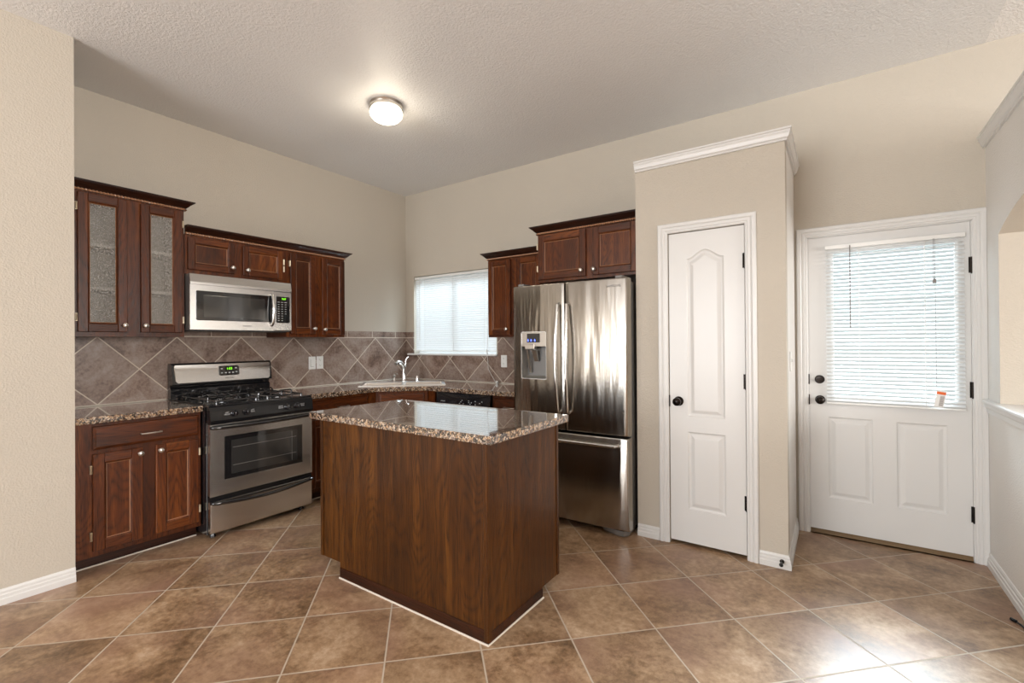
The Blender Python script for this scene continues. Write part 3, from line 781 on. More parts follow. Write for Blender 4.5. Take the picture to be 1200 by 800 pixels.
# cabinet over the fridge
t = cab('upper_cabinet', 'deep dark oak cabinet with two doors above the stainless refrigerator', (2.205, -.600, 0), 0); W_ = .853
carcass(t, W_, .597, 1.815, 2.205); face_frame(t, W_, 1.815, 2.205, [(.05, .38, 1.87, 2.16), (.54, .80, 1.87, 2.16)])
cab_door(t, .008, .430, 1.836, 2.196, knob=(.396, 1.880), hinge=.002, st=.052); cab_door(t, .486, .838, 1.836, 2.196, knob=(.502, 1.878), st=.052)
crown(t, [(0, .597), (0, 0), (W_, 0)], 2.205)

# ---- backsplash (one continuous tiled skin on both walls)
b = BM(); T = .010
plate(b, rect(YJ, -T, .918, 1.463), [], 0.0005, T, fYZ)
sp_ = finish('backsplash', b, M['splash']); tag(sp_, 'brown stone tile backsplash set in diamonds behind the stove', 'backsplash')
b = BM(); tube(b, [(T+.001, S1+.01, .919), (T+.001, -T-.001, .919)], .005, 6); tube(b, [(T+.001, G0, .919), (T+.001, S0-.01, .919)], .005, 6)
finish('caulk_line', b, M['caulk'], sp_)['label'] = 'cream caulk line at the counter'
b = BM()
plate(b, [(0.0005, .918), (2.3, .918), (2.3, 1.463), (WX1+.02, 1.463), (WX1+.02, 1.192), (.045, 1.192), (.045, 1.213), (WX0, 1.213), (WX0, 1.463), (.0005, 1.463)], [], -.0005, -T, fXZ)
sp_ = finish('backsplash', b, M['splash']); tag(sp_, 'brown diamond tile backsplash under and beside the kitchen window', 'backsplash')
b = BM(); tube(b, [(T+.002, -T-.001, .919), (2.098, -T-.001, .919)], .005, 6)
finish('caulk_line', b, M['caulk'], sp_)['label'] = 'cream caulk line at the counter'

# ---- countertops
def counter(name, label, outline, holes, z0, z1, cat='countertop', bev=.006):
    b = BM(); plate(b, outline, holes, z0, z1, ID)
    bmesh.ops.recalc_face_normals(b, faces=b.faces[:]); b.normal_update(); hv = [Vector(q) for h_ in holes for q in h_]
    es = [e for e in b.edges if len(e.link_faces) == 2 and e.calc_face_angle(0) > .6
          and not any((Vector((v.co.x, v.co.y))-q).length < 1e-3 for v in e.verts for q in hv)]
    bmesh.ops.bevel(b, geom=es, offset=bev, segments=2, affect='EDGES', profile=.5)
    o = finish(name, b, M['granite']); return tag(o, label, cat)
counter('countertop', 'brown speckled granite countertop on the base cabinet left of the stove', rect(0.011, .636, G0-.004, S0-.003), [], .873, .914)
SC = Vector((.545, -.545)); u45 = Vector((1, 1))/math.sqrt(2); n45 = Vector((1, -1))/math.sqrt(2)
def sq(a, c): v = SC+u45*a+n45*c; return (v.x, v.y)
shole = [sq(-.395, -.20), sq(-.395, .205), sq(.395, .205), sq(.395, -.20)]
counter('countertop', 'brown granite L-shaped countertop wrapping the corner under the window and holding the sink',
        [(.011, G1), (.636, G1), (.636, -.958), (.958, -.636), (2.098, -.636), (2.098, -.011), (.011, -.011)], [shole], .873, .914)

# ---- sink
t = thing('sink', 'stainless double-bowl sink set diagonally in the corner of the granite counter', 'sink', (SC.x, SC.y, .914), PI/4)
b = BM(); rim_o = rect(-.42, .42, -.23, .27); b1 = rect(-.385, -.02, -.19, .14); b2 = rect(.02, .385, -.19, .14)
plate(b, rim_o, [b1, b2], .0005, .007, ID); b.normal_update()
es = [e for e in b.edges if len(e.link_faces) == 2 and e.calc_face_angle(0) > .6 and all(v.co.z > .006 for v in e.verts)]
bmesh.ops.recalc_face_normals(b, faces=b.faces[:]); bmesh.ops.bevel(b, geom=es, offset=.003, segments=2, affect='EDGES'); finish('rim', b, M['sinkmetal'], t)
for q in (b1, b2):
    b = BM(); loops = []
    for ins, z in ((0.0, .002), (.004, -.03), (.008, -.15), (.03, -.175)):
        loops.append([b.verts.new((a, c, z)) for a, c in offset_poly(q, ins)])
    for A_, B2 in zip(loops, loops[1:]):
        for i in range(4): b.faces.new((A_[i], A_[(i+1) % 4], B2[(i+1) % 4], B2[i]))
    b.faces.new(loops[-1]); finish('bowl', b, M['nickel'], t)
# faucet and its neighbours stand on the rim's back ledge
def on_rim(a, c): v = SC+u45*a+n45*c; return (v.x, v.y, .9215)
FA = on_rim(-.005, -.225)
t = thing('faucet', 'tall chrome single-lever kitchen faucet standing behind the corner sink', 'faucet', FA, PI/4)
b = BM(); lathe(b, [(0, 0), (.030, 0), (.030, .006), (.027, .012), (.0245, .03), (.0235, .12), (.025, .150), (.0235, .168), (.015, .178), (0, .180)], (0, 0, 0), 'z', 20); finish('base', b, M['chrome'], t, smooth=True)
b = BM(); tube(b, [(0, -.006, .130), (-.012, -.020, .172), (-.026, -.034, .198), (-.048, -.060, .210), (-.070, -.090, .206), (-.084, -.108, .194)], [.017, .019, .020, .021, .022, .020], 14); finish('spout', b, M['chrome'], t, smooth=True)
b = BM(); tube(b, [(.006, .006, .150), (.014, .010, .190), (.020, .010, .225), (.032, .006, .252), (.050, .0, .264)], [.017, .015, .012, .010, .008], 10); finish('lever', b, M['chrome'], t, smooth=True)
t = thing('soap_dispenser', 'small chrome soap pump with curved nozzle left of the faucet', 'soap dispenser', on_rim(-.105, -.200), PI/4)
b = BM(); lathe(b, [(0, 0), (.018, 0), (.017, .006), (.012, .012), (.011, .055), (.014, .060), (.014, .072), (0, .074)], (0, 0, 0), 'z', 16); finish('body', b, M['nickel'], t, smooth=True)
b = BM(); tube(b, [(0, 0, .070), (0, 0, .082), (.010, -.010, .090), (.030, -.028, .088), (.036, -.034, .080)], [.006, .006, .006, .005, .0045], 8); finish('nozzle', b, M['nickel'], t, smooth=True)
t = thing('air_gap', 'short chrome air gap cap on the sink rim right of the faucet', 'sink fitting', on_rim(.135, -.195), PI/4)
b = BM(); lathe(b, [(0, 0), (.024, 0), (.024, .004), (.020, .006), (.0195, .052), (.016, .060), (0, .062)], (0, 0, 0), 'z', 18); finish('cap', b, M['chrome'], t, smooth=True)

# ---- outlets and switches
def wall_plate(name, label, cat, loc, rz, kind):
    t = thing(name, label, cat, loc, rz)
    b = BM(); box(b, -.037, .037, -.006, 0, -.062, .062, .003); finish('cover_plate', b, M['white'], t)
    if kind == 'outlet':
        for zc in (-.026, .026):
            b = BM(); lathe(b, [(0, 0), (.0165, 0), (.0165, .002), (0, .0022)], (0, -.006, zc), 'y', 18, sgn=-1); r = finish('receptacle', b, M['white'], t)
            b = BM(); box(b, -.0075, -.0055, -.0088, -.0080, zc-.001, zc+.009); box(b, .0055, .0075, -.0088, -.0080, zc-.001, zc+.007); box(b, -.002, .002, -.0088, -.008, zc-.010, zc-.006); finish('slots', b, M['slot'], r)
    elif kind == 'rocker':
        b = BM(); prism(b, [(-.006, -.034), (-.0105, -.034), (-.007, 0), (-.0085, .034), (-.006, .034)], -.0165, .0165, lambda a, bb, c: (c, a, bb)); r = finish('rocker', b, M['white'], t)
        b = BM(); box(b, -.0185, -.0168, -.0066, -.006, -.035, .035); box(b, -.0185, .0185, -.0066, -.006, -.0365, -.0345); finish('gap', b, M['slot'], r)
    else:
        b = BM(); box(b, -.005, .005, -.016, -.006, -.004, .016, .002); finish('toggle', b, M['white'], t)
    return t
wall_plate('light_switch', 'white rocker light switch on the tile backsplash, left of the outlet', 'light switch', (.0104, -1.234, 1.146), RA, 'rocker')
wall_plate('power_outlet', 'white double outlet on the tile backsplash beside the rocker switch', 'outlet', (.0104, -1.150, 1.147), RA, 'outlet')
wall_plate('power_outlet', 'white double outlet on the tile between window and refrigerator', 'outlet', (1.436, -.0104, 1.142), 0, 'outlet')
wall_plate('light_switch', 'white toggle switch on the narrow pantry side wall facing the back door', 'light switch', (PX1+.0004, -.45, 1.20), RA, 'toggle')

# ---- island
IX0, IX1, IY0, IY1 = 1.692, 2.926, -2.240, -1.600
t = thing('kitchen_island', 'dark stained oak kitchen island with plain panel sides in the middle of the floor', 'kitchen island', ((IX0+IX1)/2, (IY0+IY1)/2, 0)); cx, cy = (IX0+IX1)/2, (IY0+IY1)/2
b = BM(); plate(b, [(1.868-cx, 0), (IX1-cx-.001, 0), (IX1-cx-.001, .889), (IX0-cx, .889), (IX0-cx, .088), (1.868-cx, .088)], [], IY0-cy, IY0-cy+.012, fXZ); finish('front_panel', b, M['wood_i'], t)
b = BM(); plate(b, [(IY0-cy+.0125, 0), (-1.775-cy, 0), (-1.775-cy, .055), (IY1-cy, .055), (IY1-cy, .889), (IY0-cy+.0125, .889)], [], IX1-cx-.012, IX1-cx, fYZ); finish('side_panel', b, M['wood_i'], t)
b = BM(); box(b, IX0-cx, IX1-cx-.0125, IY0-cy+.0125, IY1-cy-.02, .0885, .889); box(b, 1.87-cx, IX1-cx-.013, IY0-cy+.013, -1.78-cy, 0, .088); finish('carcass', b, M['wood_i'], t)
b = BM(); box(b, IX1-cx-.001, IX1-cx+.006, IY0-cy-.006, IY0-cy+.018, .012, .889, .002); box(b, IX1-cx-.020, IX1-cx+.002, IY0-cy-.006, IY0-cy-.0005, .012, .889, .002); finish('corner_trim', b, M['wood_i'], t)
b = BM(); box(b, IX0-cx-.004, IX0-cx+.020, IY0-cy-.006, IY0-cy-.0005, .088, .889, .002); finish('corner_trim', b, M['wood_i'], t)
b = BM(); box(b, IX1-cx, IX1-cx+.005, IY1-cy-.022, IY1-cy, .055, .889, .002); finish('corner_trim', b, M['wood_i'], t)
b = BM(); box(b, 1.870-cx, IX1-cx+.004, IY0-cy-.005, IY0-cy-.0005, .003, .062, .002); finish('base_strip', b, M['wood_d'], t)
b = BM(); box(b, IX1-cx, IX1-cx+.004, IY0-cy, -1.776-cy, .003, .050, .002); finish('base_strip', b, M['wood_d'], t)
b = BM(); tube(b, [(1.868-cx, IY0-cy-.006, .003), (IX1-cx+.006, IY0-cy-.006, .003), (IX1-cx+.006, -1.775-cy, .003)], .0055, 6); finish('caulk_line', b, M['caulk'], t)['label'] = 'white caulk line along the floor'
# doors on the kitchen side
b = BM(); box(b, IX0-cx+.02, IX1-cx-.02, IY1-cy-.019, IY1-cy, .12, .87); finish('face_frame', b, M['wood_i'], t)
counter('island_countertop', 'polished brown granite slab on top of the kitchen island', rect(1.628, 2.976, -2.282, -1.560), [], .8895, .930)

# ================================================================== GAS RANGE (local x along the wall 0..W, local y = -(world x))
t = thing('gas_range', 'stainless and black freestanding gas range between the base cabinets', 'stove', (0.012, S0+.003, 0), RA); RW = S1-S0-.006
b = BM(); box(b, 0, RW, -.655, -.02, .03, .905, .002); finish('body', b, M['black'], t)
b = BM(); plate(b, rect(0, RW, -.690, -.03), [], .9055, .918, lambda a, bb, c: (a, bb, c))
b.normal_update(); bmesh.ops.bevel(b, geom=[e for e in b.edges if len(e.link_faces) == 2 and e.calc_face_angle(0) > .6], offset=.004, segments=2, affect='EDGES')
for cx_ in (.20, .556):
    for cy_ in (-.52, -.22): lathe(b, [(.085, -.001), (.085, .0135), (.078, .012), (.02, .010), (0, .010)], (cx_, cy_, .9060), 'z', 24)
cook = finish('cooktop', b, M['black'], t)
b = BM(); prism(b, [(-.6905, .905), (-.640, .905), (-.640, .795), (-.712, .795), (-.716, .812), (-.706, .875), (-.700, .897)], .0, RW, lambda a, bb, c: (c, a, bb)); cpn = finish('control_panel', b, M['blackp'], t)
for kx in (.154, .236, .540, .620):
    b = BM(); z0 = .850; lathe(b, [(0, 0), (.023, 0), (.023, .005), (.0205, .008), (.0185, .022), (.016, .026), (0, .027)], (kx, -.7100, z0), 'y', 20, sgn=-1); box(b, kx-.004, kx+.004, -.744, -.735, z0-.018, z0+.019, .002)
    finish('knob', b, M['black'], t, smooth=True)
text('LEFT\nFRONT', .012, M['print'], cpn, (.108, -.7112, .852), (PI/2-.16, 0, 0)); text('LEFT\nREAR', .012, M['print'], cpn, (.282, -.7112, .852), (PI/2-.16, 0, 0))
text('RIGHT\nFRONT', .012, M['print'], cpn, (.492, -.7112, .852), (PI/2-.16, 0, 0)); text('RIGHT\nREAR', .012, M['print'], cpn, (.668, -.7112, .852), (PI/2-.16, 0, 0))
# burners and grates
for cx_ in (.20, .556):
    for cy_ in (-.52, -.22):
        b = BM(); lathe(b, [(0, 0), (.045, 0), (.047, .008), (.038, .014), (.036, .016), (0, .016)], (cx_, cy_, .918), 'z', 24); lathe(b, [(0, 0), (.034, 0), (.036, .004), (.033, .009), (0, .011)], (cx_, cy_, .934), 'z', 24)
        finish('burner', b, M['iron'], t, smooth=True)
for cx_ in (.20, .556):
    b = BM(); zt = .962; r = .0058
    x0, x1, y0, y1 = cx_-.135, cx_+.135, -.655, -.085
    for yc in (-.52, -.22):
        for sx in (-1, 1):
            tube(b, [(cx_+sx*.135, yc-.125*0, .9225), (cx_+sx*.133, yc, zt-.010), (cx_+sx*.120, yc, zt), (cx_+sx*.035, yc, zt), (cx_+sx*.028, yc, zt-.006)], r, 7)
        for sy in (-1, 1):
            tube(b, [(cx_, yc+sy*.135, zt-.018), (cx_, yc+sy*.130, zt-.006), (cx_, yc+sy*.115, zt), (cx_, yc+sy*.035, zt), (cx_, yc+sy*.028, zt-.006)], r, 7)
    ring = [(x0, y0, .936), (x1, y0, .936), (x1, y1, .936), (x0, y1, .936)]
    for a_, c_ in zip(ring, ring[1:]+ring[:1]): tube(b, [a_, c_], r, 7)
    tube(b, [(x0, -.37, .936), (x1, -.37, .936)], r, 7)
    for px_ in (x0, x1):
        for py_ in (y0, -.37, y1): tube(b, [(px_, py_, .9185), (px_, py_, .940)], r*1.2, 7)
    finish('grate', b, M['iron'], t, smooth=True)
# backguard
b = BM(); prism(b, [(-.005, .905), (-.055, .905), (-.055, .990), (-.040, 1.005), (-.048, 1.025), (-.092, 1.030), (-.070, 1.176), (-.055, 1.188), (-.005, 1.188)], 0, RW, lambda a, bb, c: (c, a, bb)); bgd = finish('backguard', b, M['black'], t)
b = BM(); sl = (.092-.070)/(1.176-1.030)
def bgp(a, bb, c): return (a, -.092+sl*(bb-1.030)-c, bb)
o_ = [(.018, 1.052), (.034, 1.036), (RW-.034, 1.036), (RW-.018, 1.052), (RW-.012, 1.165), (RW-.018, 1.178), (.018, 1.178), (.012, 1.165)]
rings_fill(b, o_, [(0, 0), (0, .006), (.003, .009)], bgp); pnl = finish('steel_panel', b, M['steel'], bgd)
b = BM(); rings_fill(b, [(.322, 1.088), (.334, 1.080), (.470, 1.080), (.482, 1.088), (.482, 1.150), (.472, 1.158), (.332, 1.158), (.322, 1.150)], [(0, .0085), (.001, .0115), (.004, .0125)], bgp); dsp = finish('display', b, M['bglass'], bgd)
an = math.atan(sl)
text('1:03', .026, M['green'], dsp, (.404, -.0925+sl*(1.136-1.030)-.0128, 1.134), (PI/2-an, 0, 0), 'display_digits')
b = BM()
for x, z in ((.345, 1.135), (.455, 1.138), (.345, 1.102), (.374, 1.102), (.402, 1.102), (.430, 1.102), (.457, 1.106)): prism(b, rect(x-.007, x+.007, z-.004, z+.004), .0126, .0132, bgp)
finish('button', b, M['print'], dsp)['kind'] = 'stuff'
text('FRIGIDAIRE', .013, M['printd'], bgd, (.402, -.0925+sl*(1.060-1.030)-.0093, 1.060), (PI/2-an, 0, 0))
b = BM()
for i in range(4): box(b, .06+i*.17, .06+i*.17+.13, -.050, -.038, 1.006, 1.014)
finish('vent_slots', b, M['blackp'], bgd)
# oven door
b = BM(); plate(b, rect(.004, RW-.004, .298, .785), [rect(.095, .672, .396, .694)], -.700, -.660, fXZ); b.normal_update()
bmesh.ops.bevel(b, geom=[e for e in b.edges if len(e.link_faces) == 2 and e.calc_face_angle(0) > .6 and all(v.co.y < -.699 for v in e.verts)], offset=.004, segments=2, affect='EDGES')
od = finish('oven_door', b, M['steel'], t)
b = BM(); box(b, .004, RW-.004, -.699, -.658, .7855, .794); finish('door_top_edge', b, M['blackp'], od)
b = BM(); box(b, .095, .672, -.698, -.664, .396, .694); wd = finish('window', b, M['bglass'], od)
b = BM(); box(b, .140, .630, -.6990, -.6981, .425, .662); vp = finish('viewing_glass', b, M['oglass'], wd)
b = BM()
for z in (.485, .610): tube(b, [(.150, -.6995, z), (.620, -.6995, z)], .0016, 5)
tube(b, [(.585, -.6995, .43), (.585, -.6995, .655)], .0012, 5)
finish('rack_wires', b, M['greyp'], wd)
def bowed(name, p, z, dz, bow):
    b = BM(); pts = [(.010, -.700, z), (.014, -.722, z)]+[(.02+(RW-.04)*u_, -.728-bow*math.sin(PI*u_), z+dz*math.sin(PI*u_)) for u_ in arc(17, 0, 1)]+[(RW-.014, -.722, z), (RW-.010, -.700, z)]
    tube(b, pts, .0125, 12); return finish(name, b, M['black'], p, smooth=True)
bowed('handle', od, .765, -.004, .022)
b = BM(); box(b, .004, RW-.004, -.700, -.660, .045, .258, .004, 0, 2); dw = finish('drawer', b, M['steel'], t)
b = BM(); box(b, .003, RW-.003, -.694, -.658, .2585, .290); finish('gap_strip', b, M['blackp'], dw)
bowed('handle', dw, .254, -.022, .018)
for x in (.05, RW-.05):
    for y in (-.62, -.08): b = BM(); lathe(b, [(0, 0), (.02, 0), (.018, .012), (.012, .03), (0, .03)], (x, y, 0.0), 'z', 12); finish('leg', b, M['blackp'], t)

# ================================================================== MICROWAVE
t = thing('microwave', 'stainless over-the-range microwave with black glass door under the short cabinet', 'microwave', (0.012, S0+.002, 1.440), RA); MW = S1-S0-.004
b = BM(); prism(b, [(-.003, .0), (-.370, -.006), (-.385, .006), (-.385, .402), (-.003, .402)], 0, MW, lambda a, bb, c: (c, a, bb)); bd = finish('body', b, M['steel_side'], t)
b = BM(); box(b, .02, MW-.02, -.36, -.05, -.012, -.0035); finish('underside_vent', b, M['blackp'], t)
b = BM(); prism(b, [(-.386, .327), (-.408, .327), (-.408, .345), (-.398, .403), (-.386, .403)], 0, MW, lambda a, bb, c: (c, a, bb)); finish('top_grille', b, M['steel'], t)
# door with window opening; the right end carries the control panel
b = BM(); plate(b, rect(.001, .604, .004, .323), [], -.408, -.386, fXZ); b.normal_update(); bmesh.ops.bevel(b, geom=[e for e in b.edges if len(e.link_faces) == 2 and e.calc_face_angle(0) > .6 and all(v.co.y < -.407 for v in e.verts)], offset=.003, segments=2, affect='EDGES')
md = finish('door', b, M['steel'], t)
rr_ = lambda x0, x1, z0, z1, r: [(x0+r, z0), (x1-r, z0), (x1, z0+r), (x1, z1-r), (x1-r, z1), (x0+r, z1), (x0, z1-r), (x0, z0+r)]
b = BM(); rings_fill(b, rr_(.034, .600, .068, .284, .010), [(0, .4070), (.001, .4100), (.003, .4105)], lambda a, bb, c: (a, -c, bb)); wd = finish('window', b, M['bglass'], md)
b = BM(); rings_fill(b, rect(.085, .530, .090, .252), [(0, .4106), (.001, .4110)], lambda a, bb, c: (a, -c, bb)); finish('viewing_glass', b, M['oglass'], wd)
b = BM(); tube(b, [(.585, -.408, .046), (.585, -.430, .052), (.585, -.444, .085), (.585, -.450, .165), (.585, -.444, .248), (.585, -.430, .290), (.585, -.408, .296)], [.012, .011, .0115, .012, .0115, .011, .012], 12); finish('handle', b, M['steel'], md, smooth=True)
text('FRIGIDAIRE', .014, M['printd'], md, (.395, -.4086, .034), (PI/2, 0, 0))
b = BM(); box(b, .605, MW-.001, -.408, -.386, .004, .323, .002); mc = finish('control_panel', b, M['steel'], t)
b = BM(); rings_fill(b, rr_(.624, .742, .066, .286, .008), [(0, .4070), (.001, .4095), (.003, .4100)], lambda a, bb, c: (a, -c, bb)); cg = finish('keypad', b, M['bglass'], mc)
text('9:07', .022, M['green'], cg, (.690, -.4103, .265), (PI/2, 0, 0), 'display_digits')
b = BM(); random.seed(3)
for r in range(9):
    for k in range(3):
        if r > 5 and k == 2: continue
        x = .645+k*.030; z = .238-r*.019; b_w = .007 if r else .010
        box(b, x-b_w, x+b_w, -.4106, -.4101, z-.0018, z+.0018)
finish('keypad_marks', b, M['print'], cg)['kind'] = 'stuff'

# ================================================================== REFRIGERATOR (origin at its left rear floor corner; -y faces the room)
FX0, FX1, FY = 2.118, 3.046, -.860; FWd = FX1-FX0
t = thing('refrigerator', 'stainless french-door refrigerator with ice dispenser and bottom freezer', 'refrigerator', (FX0, 0, 0))
b = BM(); box(b, .006, FWd-.006, -.770, -.04, .045, 1.745, .006); finish('body', b, M['steel_side'], t)
b = BM(); box(b, .02, FWd-.02, -.76, -.10, .012, .0445); finish('base_grille', b, M['blackp'], t)
def fy(x):   # gentle bow of the door fronts in plan
    s = (x/FWd-.5)*2; return FY+.016*s*s
def fridge_door(name, x0, x1, z0, z1, recess=None, bottom_round=0):
    b = BM(); e = .012
    xs = sorted(set([x0, x0+e*.3, x0+e, x1-e, x1-e*.3, x1]+[x0+(x1-x0)*i/14 for i in range(1, 14)]+(list(recess[:2]) if recess else [])))
    zs = sorted(set([z0, z0+e*.3, z0+e, z1-e, z1-e*.3, z1]+(list(recess[2:]) if recess else [])))
    def P(x, z):
        y = fy(x); dx = min(x-x0, x1-x); dz = min(z-z0, z1-z)
        for d in (dx, dz):
            if d < e: y += e*(1-math.sqrt(max(0, 1-(1-d/e)**2)))
        return (x, y, z)
    g = [[b.verts.new(P(x, z)) for z in zs] for x in xs]
    for i in range(len(xs)-1):
        for j in range(len(zs)-1):
            if recess and xs[i] >= recess[0]-1e-6 and xs[i+1] <= recess[1]+1e-6 and zs[j] >= recess[2]-1e-6 and zs[j+1] <= recess[3]+1e-6: continue
            b.faces.new((g[i][j], g[i+1][j], g[i+1][j+1], g[i][j+1]))
    # sides back to y = -.772
    bd_ = [g[i][0] for i in range(len(xs))]+[g[-1][j] for j in range(1, len(zs))]+[g[i][-1] for i in range(len(xs)-2, -1, -1)]+[g[0][j] for j in range(len(zs)-2, 0, -1)]
    bk = [b.verts.new((v.co.x, -.772, v.co.z)) for v in bd_]; n = len(bd_)
    for i in range(n): b.faces.new((bd_[i], bk[i], bk[(i+1) % n], bd_[(i+1) % n]))
    if not recess: b.faces.new(bk)
    return finish(name, b, M['steel_f'], t, smooth=True)
rx0, rx1, rz0, rz1 = 2.199-FX0, 2.424-FX0, 1.052, 1.412
SPL = 2.583-FX0
dl = fridge_door('left_door', .0, SPL-.003, .690, 1.766, (rx0, rx1, rz0, rz1)); dr = fridge_door('right_door', SPL+.003, FWd, .690, 1.766); df = fridge_door('freezer_drawer', .0, FWd, .050, .676)
b = BM(); box(b, .01, FWd-.01, -.8, -.771, .676, .690); finish('gasket', b, M['blackp'], t)
# dispenser
yf = fy(rx0)-.004
b = BM(); zc = 1.300
rings_fill(b, rr_(rx0-.004, rx1+.004, rz0-.004, rz1+.004, .010), [(0, 0), (.004, -.005), (.008, -.005), (.010, .004)], lambda a, bb, c: (a, yf+.003+c, bb), 0, False); disp = finish('dispenser', b, M['steel'], dl); disp['label'] = 'ice and water dispenser'
b = BM(); box(b, rx0+.003, rx1-.003, yf+.001, yf+.045, zc, rz1-.003, .002); finish('control_housing', b, M['nickel'], disp)
b = BM(); box(b, 2.252-FX0, 2.366-FX0, yf-.001, yf+.002, 1.330, 1.398); scr = finish('screen', b, M['bglass'], disp)
b = BM(); 
for x in (2.262, 2.290, 2.322): prism(b, [(x-FX0-.004, 1.338), (x-FX0+.004, 1.338), (x-FX0+.005, 1.346), (x-FX0, 1.358), (x-FX0-.005, 1.346)], yf-.002, yf-.001, fXZ)
finish('blue_light', b, M['blue'], scr)
b = BM(); x0, x1, z0, z1, yb = rx0+.005, rx1-.005, rz0+.003, zc-.001, yf+.090
for q in (((x0, yf+.002, z0), (x0, yb, z0+.02), (x0, yb, z1), (x0, yf+.002, z1)), ((x1, yf+.002, z0), (x1, yb, z0+.02), (x1, yb, z1), (x1, yf+.002, z1)), ((x0, yb, z0+.02), (x1, yb, z0+.02), (x1, yb, z1), (x0, yb, z1)), ((x0, yf+.002, z0), (x1, yf+.002, z0), (x1, yb, z0+.02), (x0, yb, z0+.02)), ((x0, yf+.002, z1), (x1, yf+.002, z1), (x1, yb, z1), (x0, yb, z1))): b.faces.new([b.verts.new(p) for p in q])
bmesh.ops.remove_doubles(b, verts=b.verts[:], dist=1e-5); finish('recess', b, plain('pale_recess', (.42, .40, .37), .35, .6), disp)
b = BM(); box(b, .120, .205, yf-.012, yf+.03, 1.278, 1.318, .004); box(b, rx0+.004, rx0+.058, yf-.003, yf+.02, 1.300, 1.322, .002); finish('selector', b, M['nickel'], disp)
b = BM(); prism(b, [(yf+.012, 1.276), (yf+.040, 1.276), (yf+.075, 1.10), (yf+.060, 1.095)], .118, .134, lambda a, bb, c: (c, a, bb)); prism(b, [(yf+.020, 1.270), (yf+.045, 1.270), (yf+.07, 1.19), (yf+.055, 1.185)], .165, .200, lambda a, bb, c: (c, a, bb)); finish('lever', b, M['nickel'], disp)
# handles
for nm_, x, par, s in (('handle', SPL-.046, dl, -1), ('handle', SPL+.030, dr, 1)):
    b = BM(); n = 15
    pts = [(x, fy(x)+.002, .818), (x, fy(x)-.022, .826)]+[(x+s*.006*math.sin(PI*u_), fy(x)-.030-.030*math.sin(PI*u_), .830+(1.602-.830)*u_) for u_ in arc(n, 0, 1)]+[(x, fy(x)-.022, 1.606), (x, fy(x)+.002, 1.612)]
    tube(b, pts, [.010, .011]+[.0125]*n+[.011, .010], 12); finish('handle', b, M['steel'], par, smooth=True)
b = BM(); n = 15; pts = [(.06, fy(.06)+.002, .625), (.062, -.878, .625)]+[(.065+(FWd-.145)*u_, -.892-.016*math.sin(PI*u_), .625) for u_ in arc(n, 0, 1)]+[(FWd-.076, -.878, .625), (FWd-.074, fy(.85)+.002, .625)]
tube(b, pts, .0125, 12); finish('handle', b, M['steel'], df, smooth=True)
text('SAMSUNG', .022, M['printd'], dr, (2.952-FX0, fy(2.952-FX0)-.0006, 1.712), (PI/2, 0, math.atan(.016*2*2*((2.952-FX0)/FWd-.5)*2/FWd)))
b = BM(); lathe(b, [(0, 0), (.010, 0), (.009, .002), (0, .0025)], (3.012-FX0, fy(3.012-FX0)+.0005, .862), 'y', 14, sgn=-1); finish('badge', b, M['printd'], dr)
# rounded grey feet covers under the door corners, hinge caps on top
for x0, x1 in ((.02, .20), (FWd-.21, FWd-.012)):
    b = BM(); pr = [(-.845, .044), (-.80, .008), (-.70, .004), (-.66, .044)]
    out = [(x0, -.68), (x1, -.68), (x1, -.80), (x1-.03, -.835), (x1-.09, -.835), (x0, -.80)]
    rings_fill(b, out[::-1], [(0, .046), (.004, .02), (.014, .004), (.03, .002)], lambda a, bb, c: (a, bb, c)); finish('foot_cover', b, M['greyp'], t)
for x in (.04, FWd-.09):
    b = BM(); box(b, x, x+.05, -.83, -.70, 1.7455 if False else 1.7665, 1.784, .003); finish('hinge_cap', b, M['greyp'], t)
b = BM(); box(b, .05, FWd-.05, -.69, -.05, 1.7455, 1.752); finish('top_panel', b, M['greyp'], t)

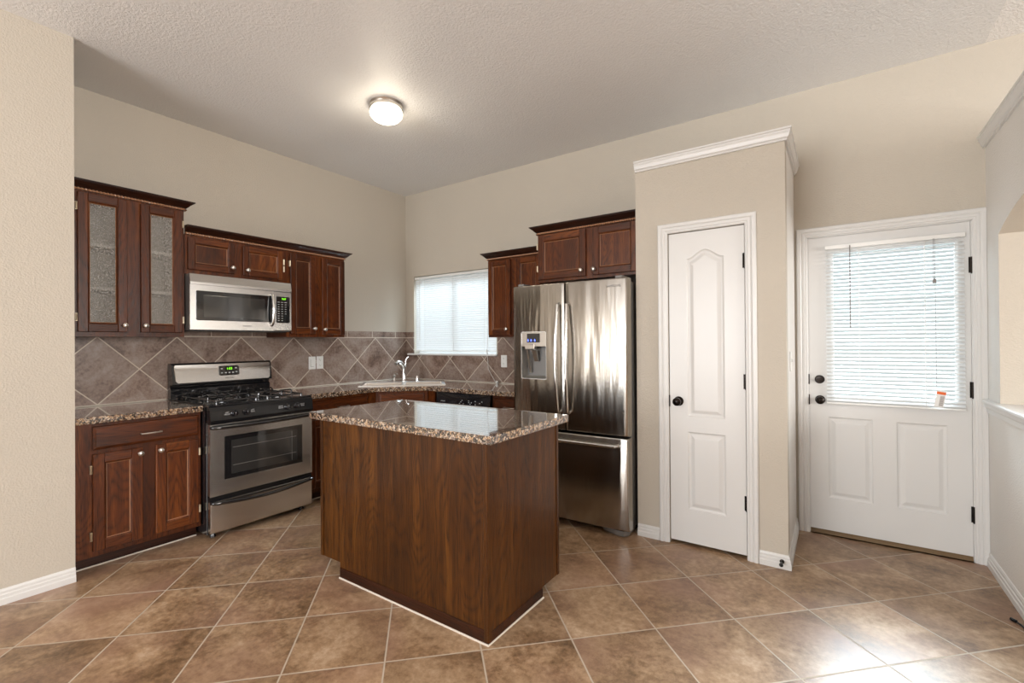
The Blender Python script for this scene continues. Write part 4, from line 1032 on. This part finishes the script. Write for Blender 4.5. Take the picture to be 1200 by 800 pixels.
# ================================================================== CEILING LIGHT
LX, LY = 1.505, -1.575
t = thing('ceiling_light', 'round frosted glass dome ceiling light with satin metal base, lit', 'ceiling light', (LX, LY, H))
b = BM(); lathe(b, [(0, 0), (.118, 0), (.120, -.006), (.112, -.016), (.120, -.022), (.121, -.038), (.112, -.044), (0, -.044)], (0, 0, 0), 'z', 40); finish('base', b, M['nickel'], t, smooth=True)
M['dome'] = plain('lit_frosted_glass', (.9, .88, .82), .4, emit=(1.0, .90, .72), es=3.6)
b = BM(); lathe(b, [(.104, -.0445), (.114, -.050), (.118, -.064), (.113, -.086), (.096, -.106), (.068, -.121), (.036, -.129), (0, -.132)], (0, 0, 0), 'z', 40); finish('glass_dome', b, M['dome'], t, smooth=True)
b = BM(); lathe(b, [(0, 0), (.006, 0), (.008, -.006), (.005, -.012), (0, -.014)], (0, 0, -.1322), 'z', 12); finish('finial', b, M['nickel'], t, smooth=True)
l = bpy.data.lights.new('ceiling_bulb', 'POINT'); l.energy = 3.5; l.color = (1.0, .88, .70); l.shadow_soft_size = .11
lo = bpy.data.objects.new('ceiling_bulb', l); C.objects.link(lo); lo.location = (LX, LY, H-.26)

# ================================================================== SMALL THINGS
t = thing('door_stop', 'small black rubber-tipped door stop on the pantry baseboard corner', 'door stop', (3.925, PF-.016, .045))
b = BM(); lathe(b, [(0, 0), (.012, 0), (.012, .004), (.006, .006), (.005, .045), (0, .045)], (0, 0, 0), 'y', 14, sgn=-1); finish('stem', b, M['bronze'], t)
b = BM(); lathe(b, [(0, .0452), (.010, .0452), (.011, .055), (.008, .060), (0, .061)], (0, 0, 0), 'y', 14, sgn=-1); finish('rubber_tip', b, M['blackp'], t)
t = thing('cable', 'black cable end lying on the floor tiles beside the right wall', 'cable', (4.873, -.715, 0))
b = BM(); tube(b, [(0, 0, .006), (.014, -.030, .006), (.022, -.09, .006), (.028, -.20, .006), (.026, -.42, .006)], .0045, 8); finish('wire', b, M['blackp'], t, smooth=True)
b = BM(); tube(b, [(-.012, .014, .0075), (.002, -.004, .0075)], .0075, 8); finish('plug', b, M['blackp'], t)
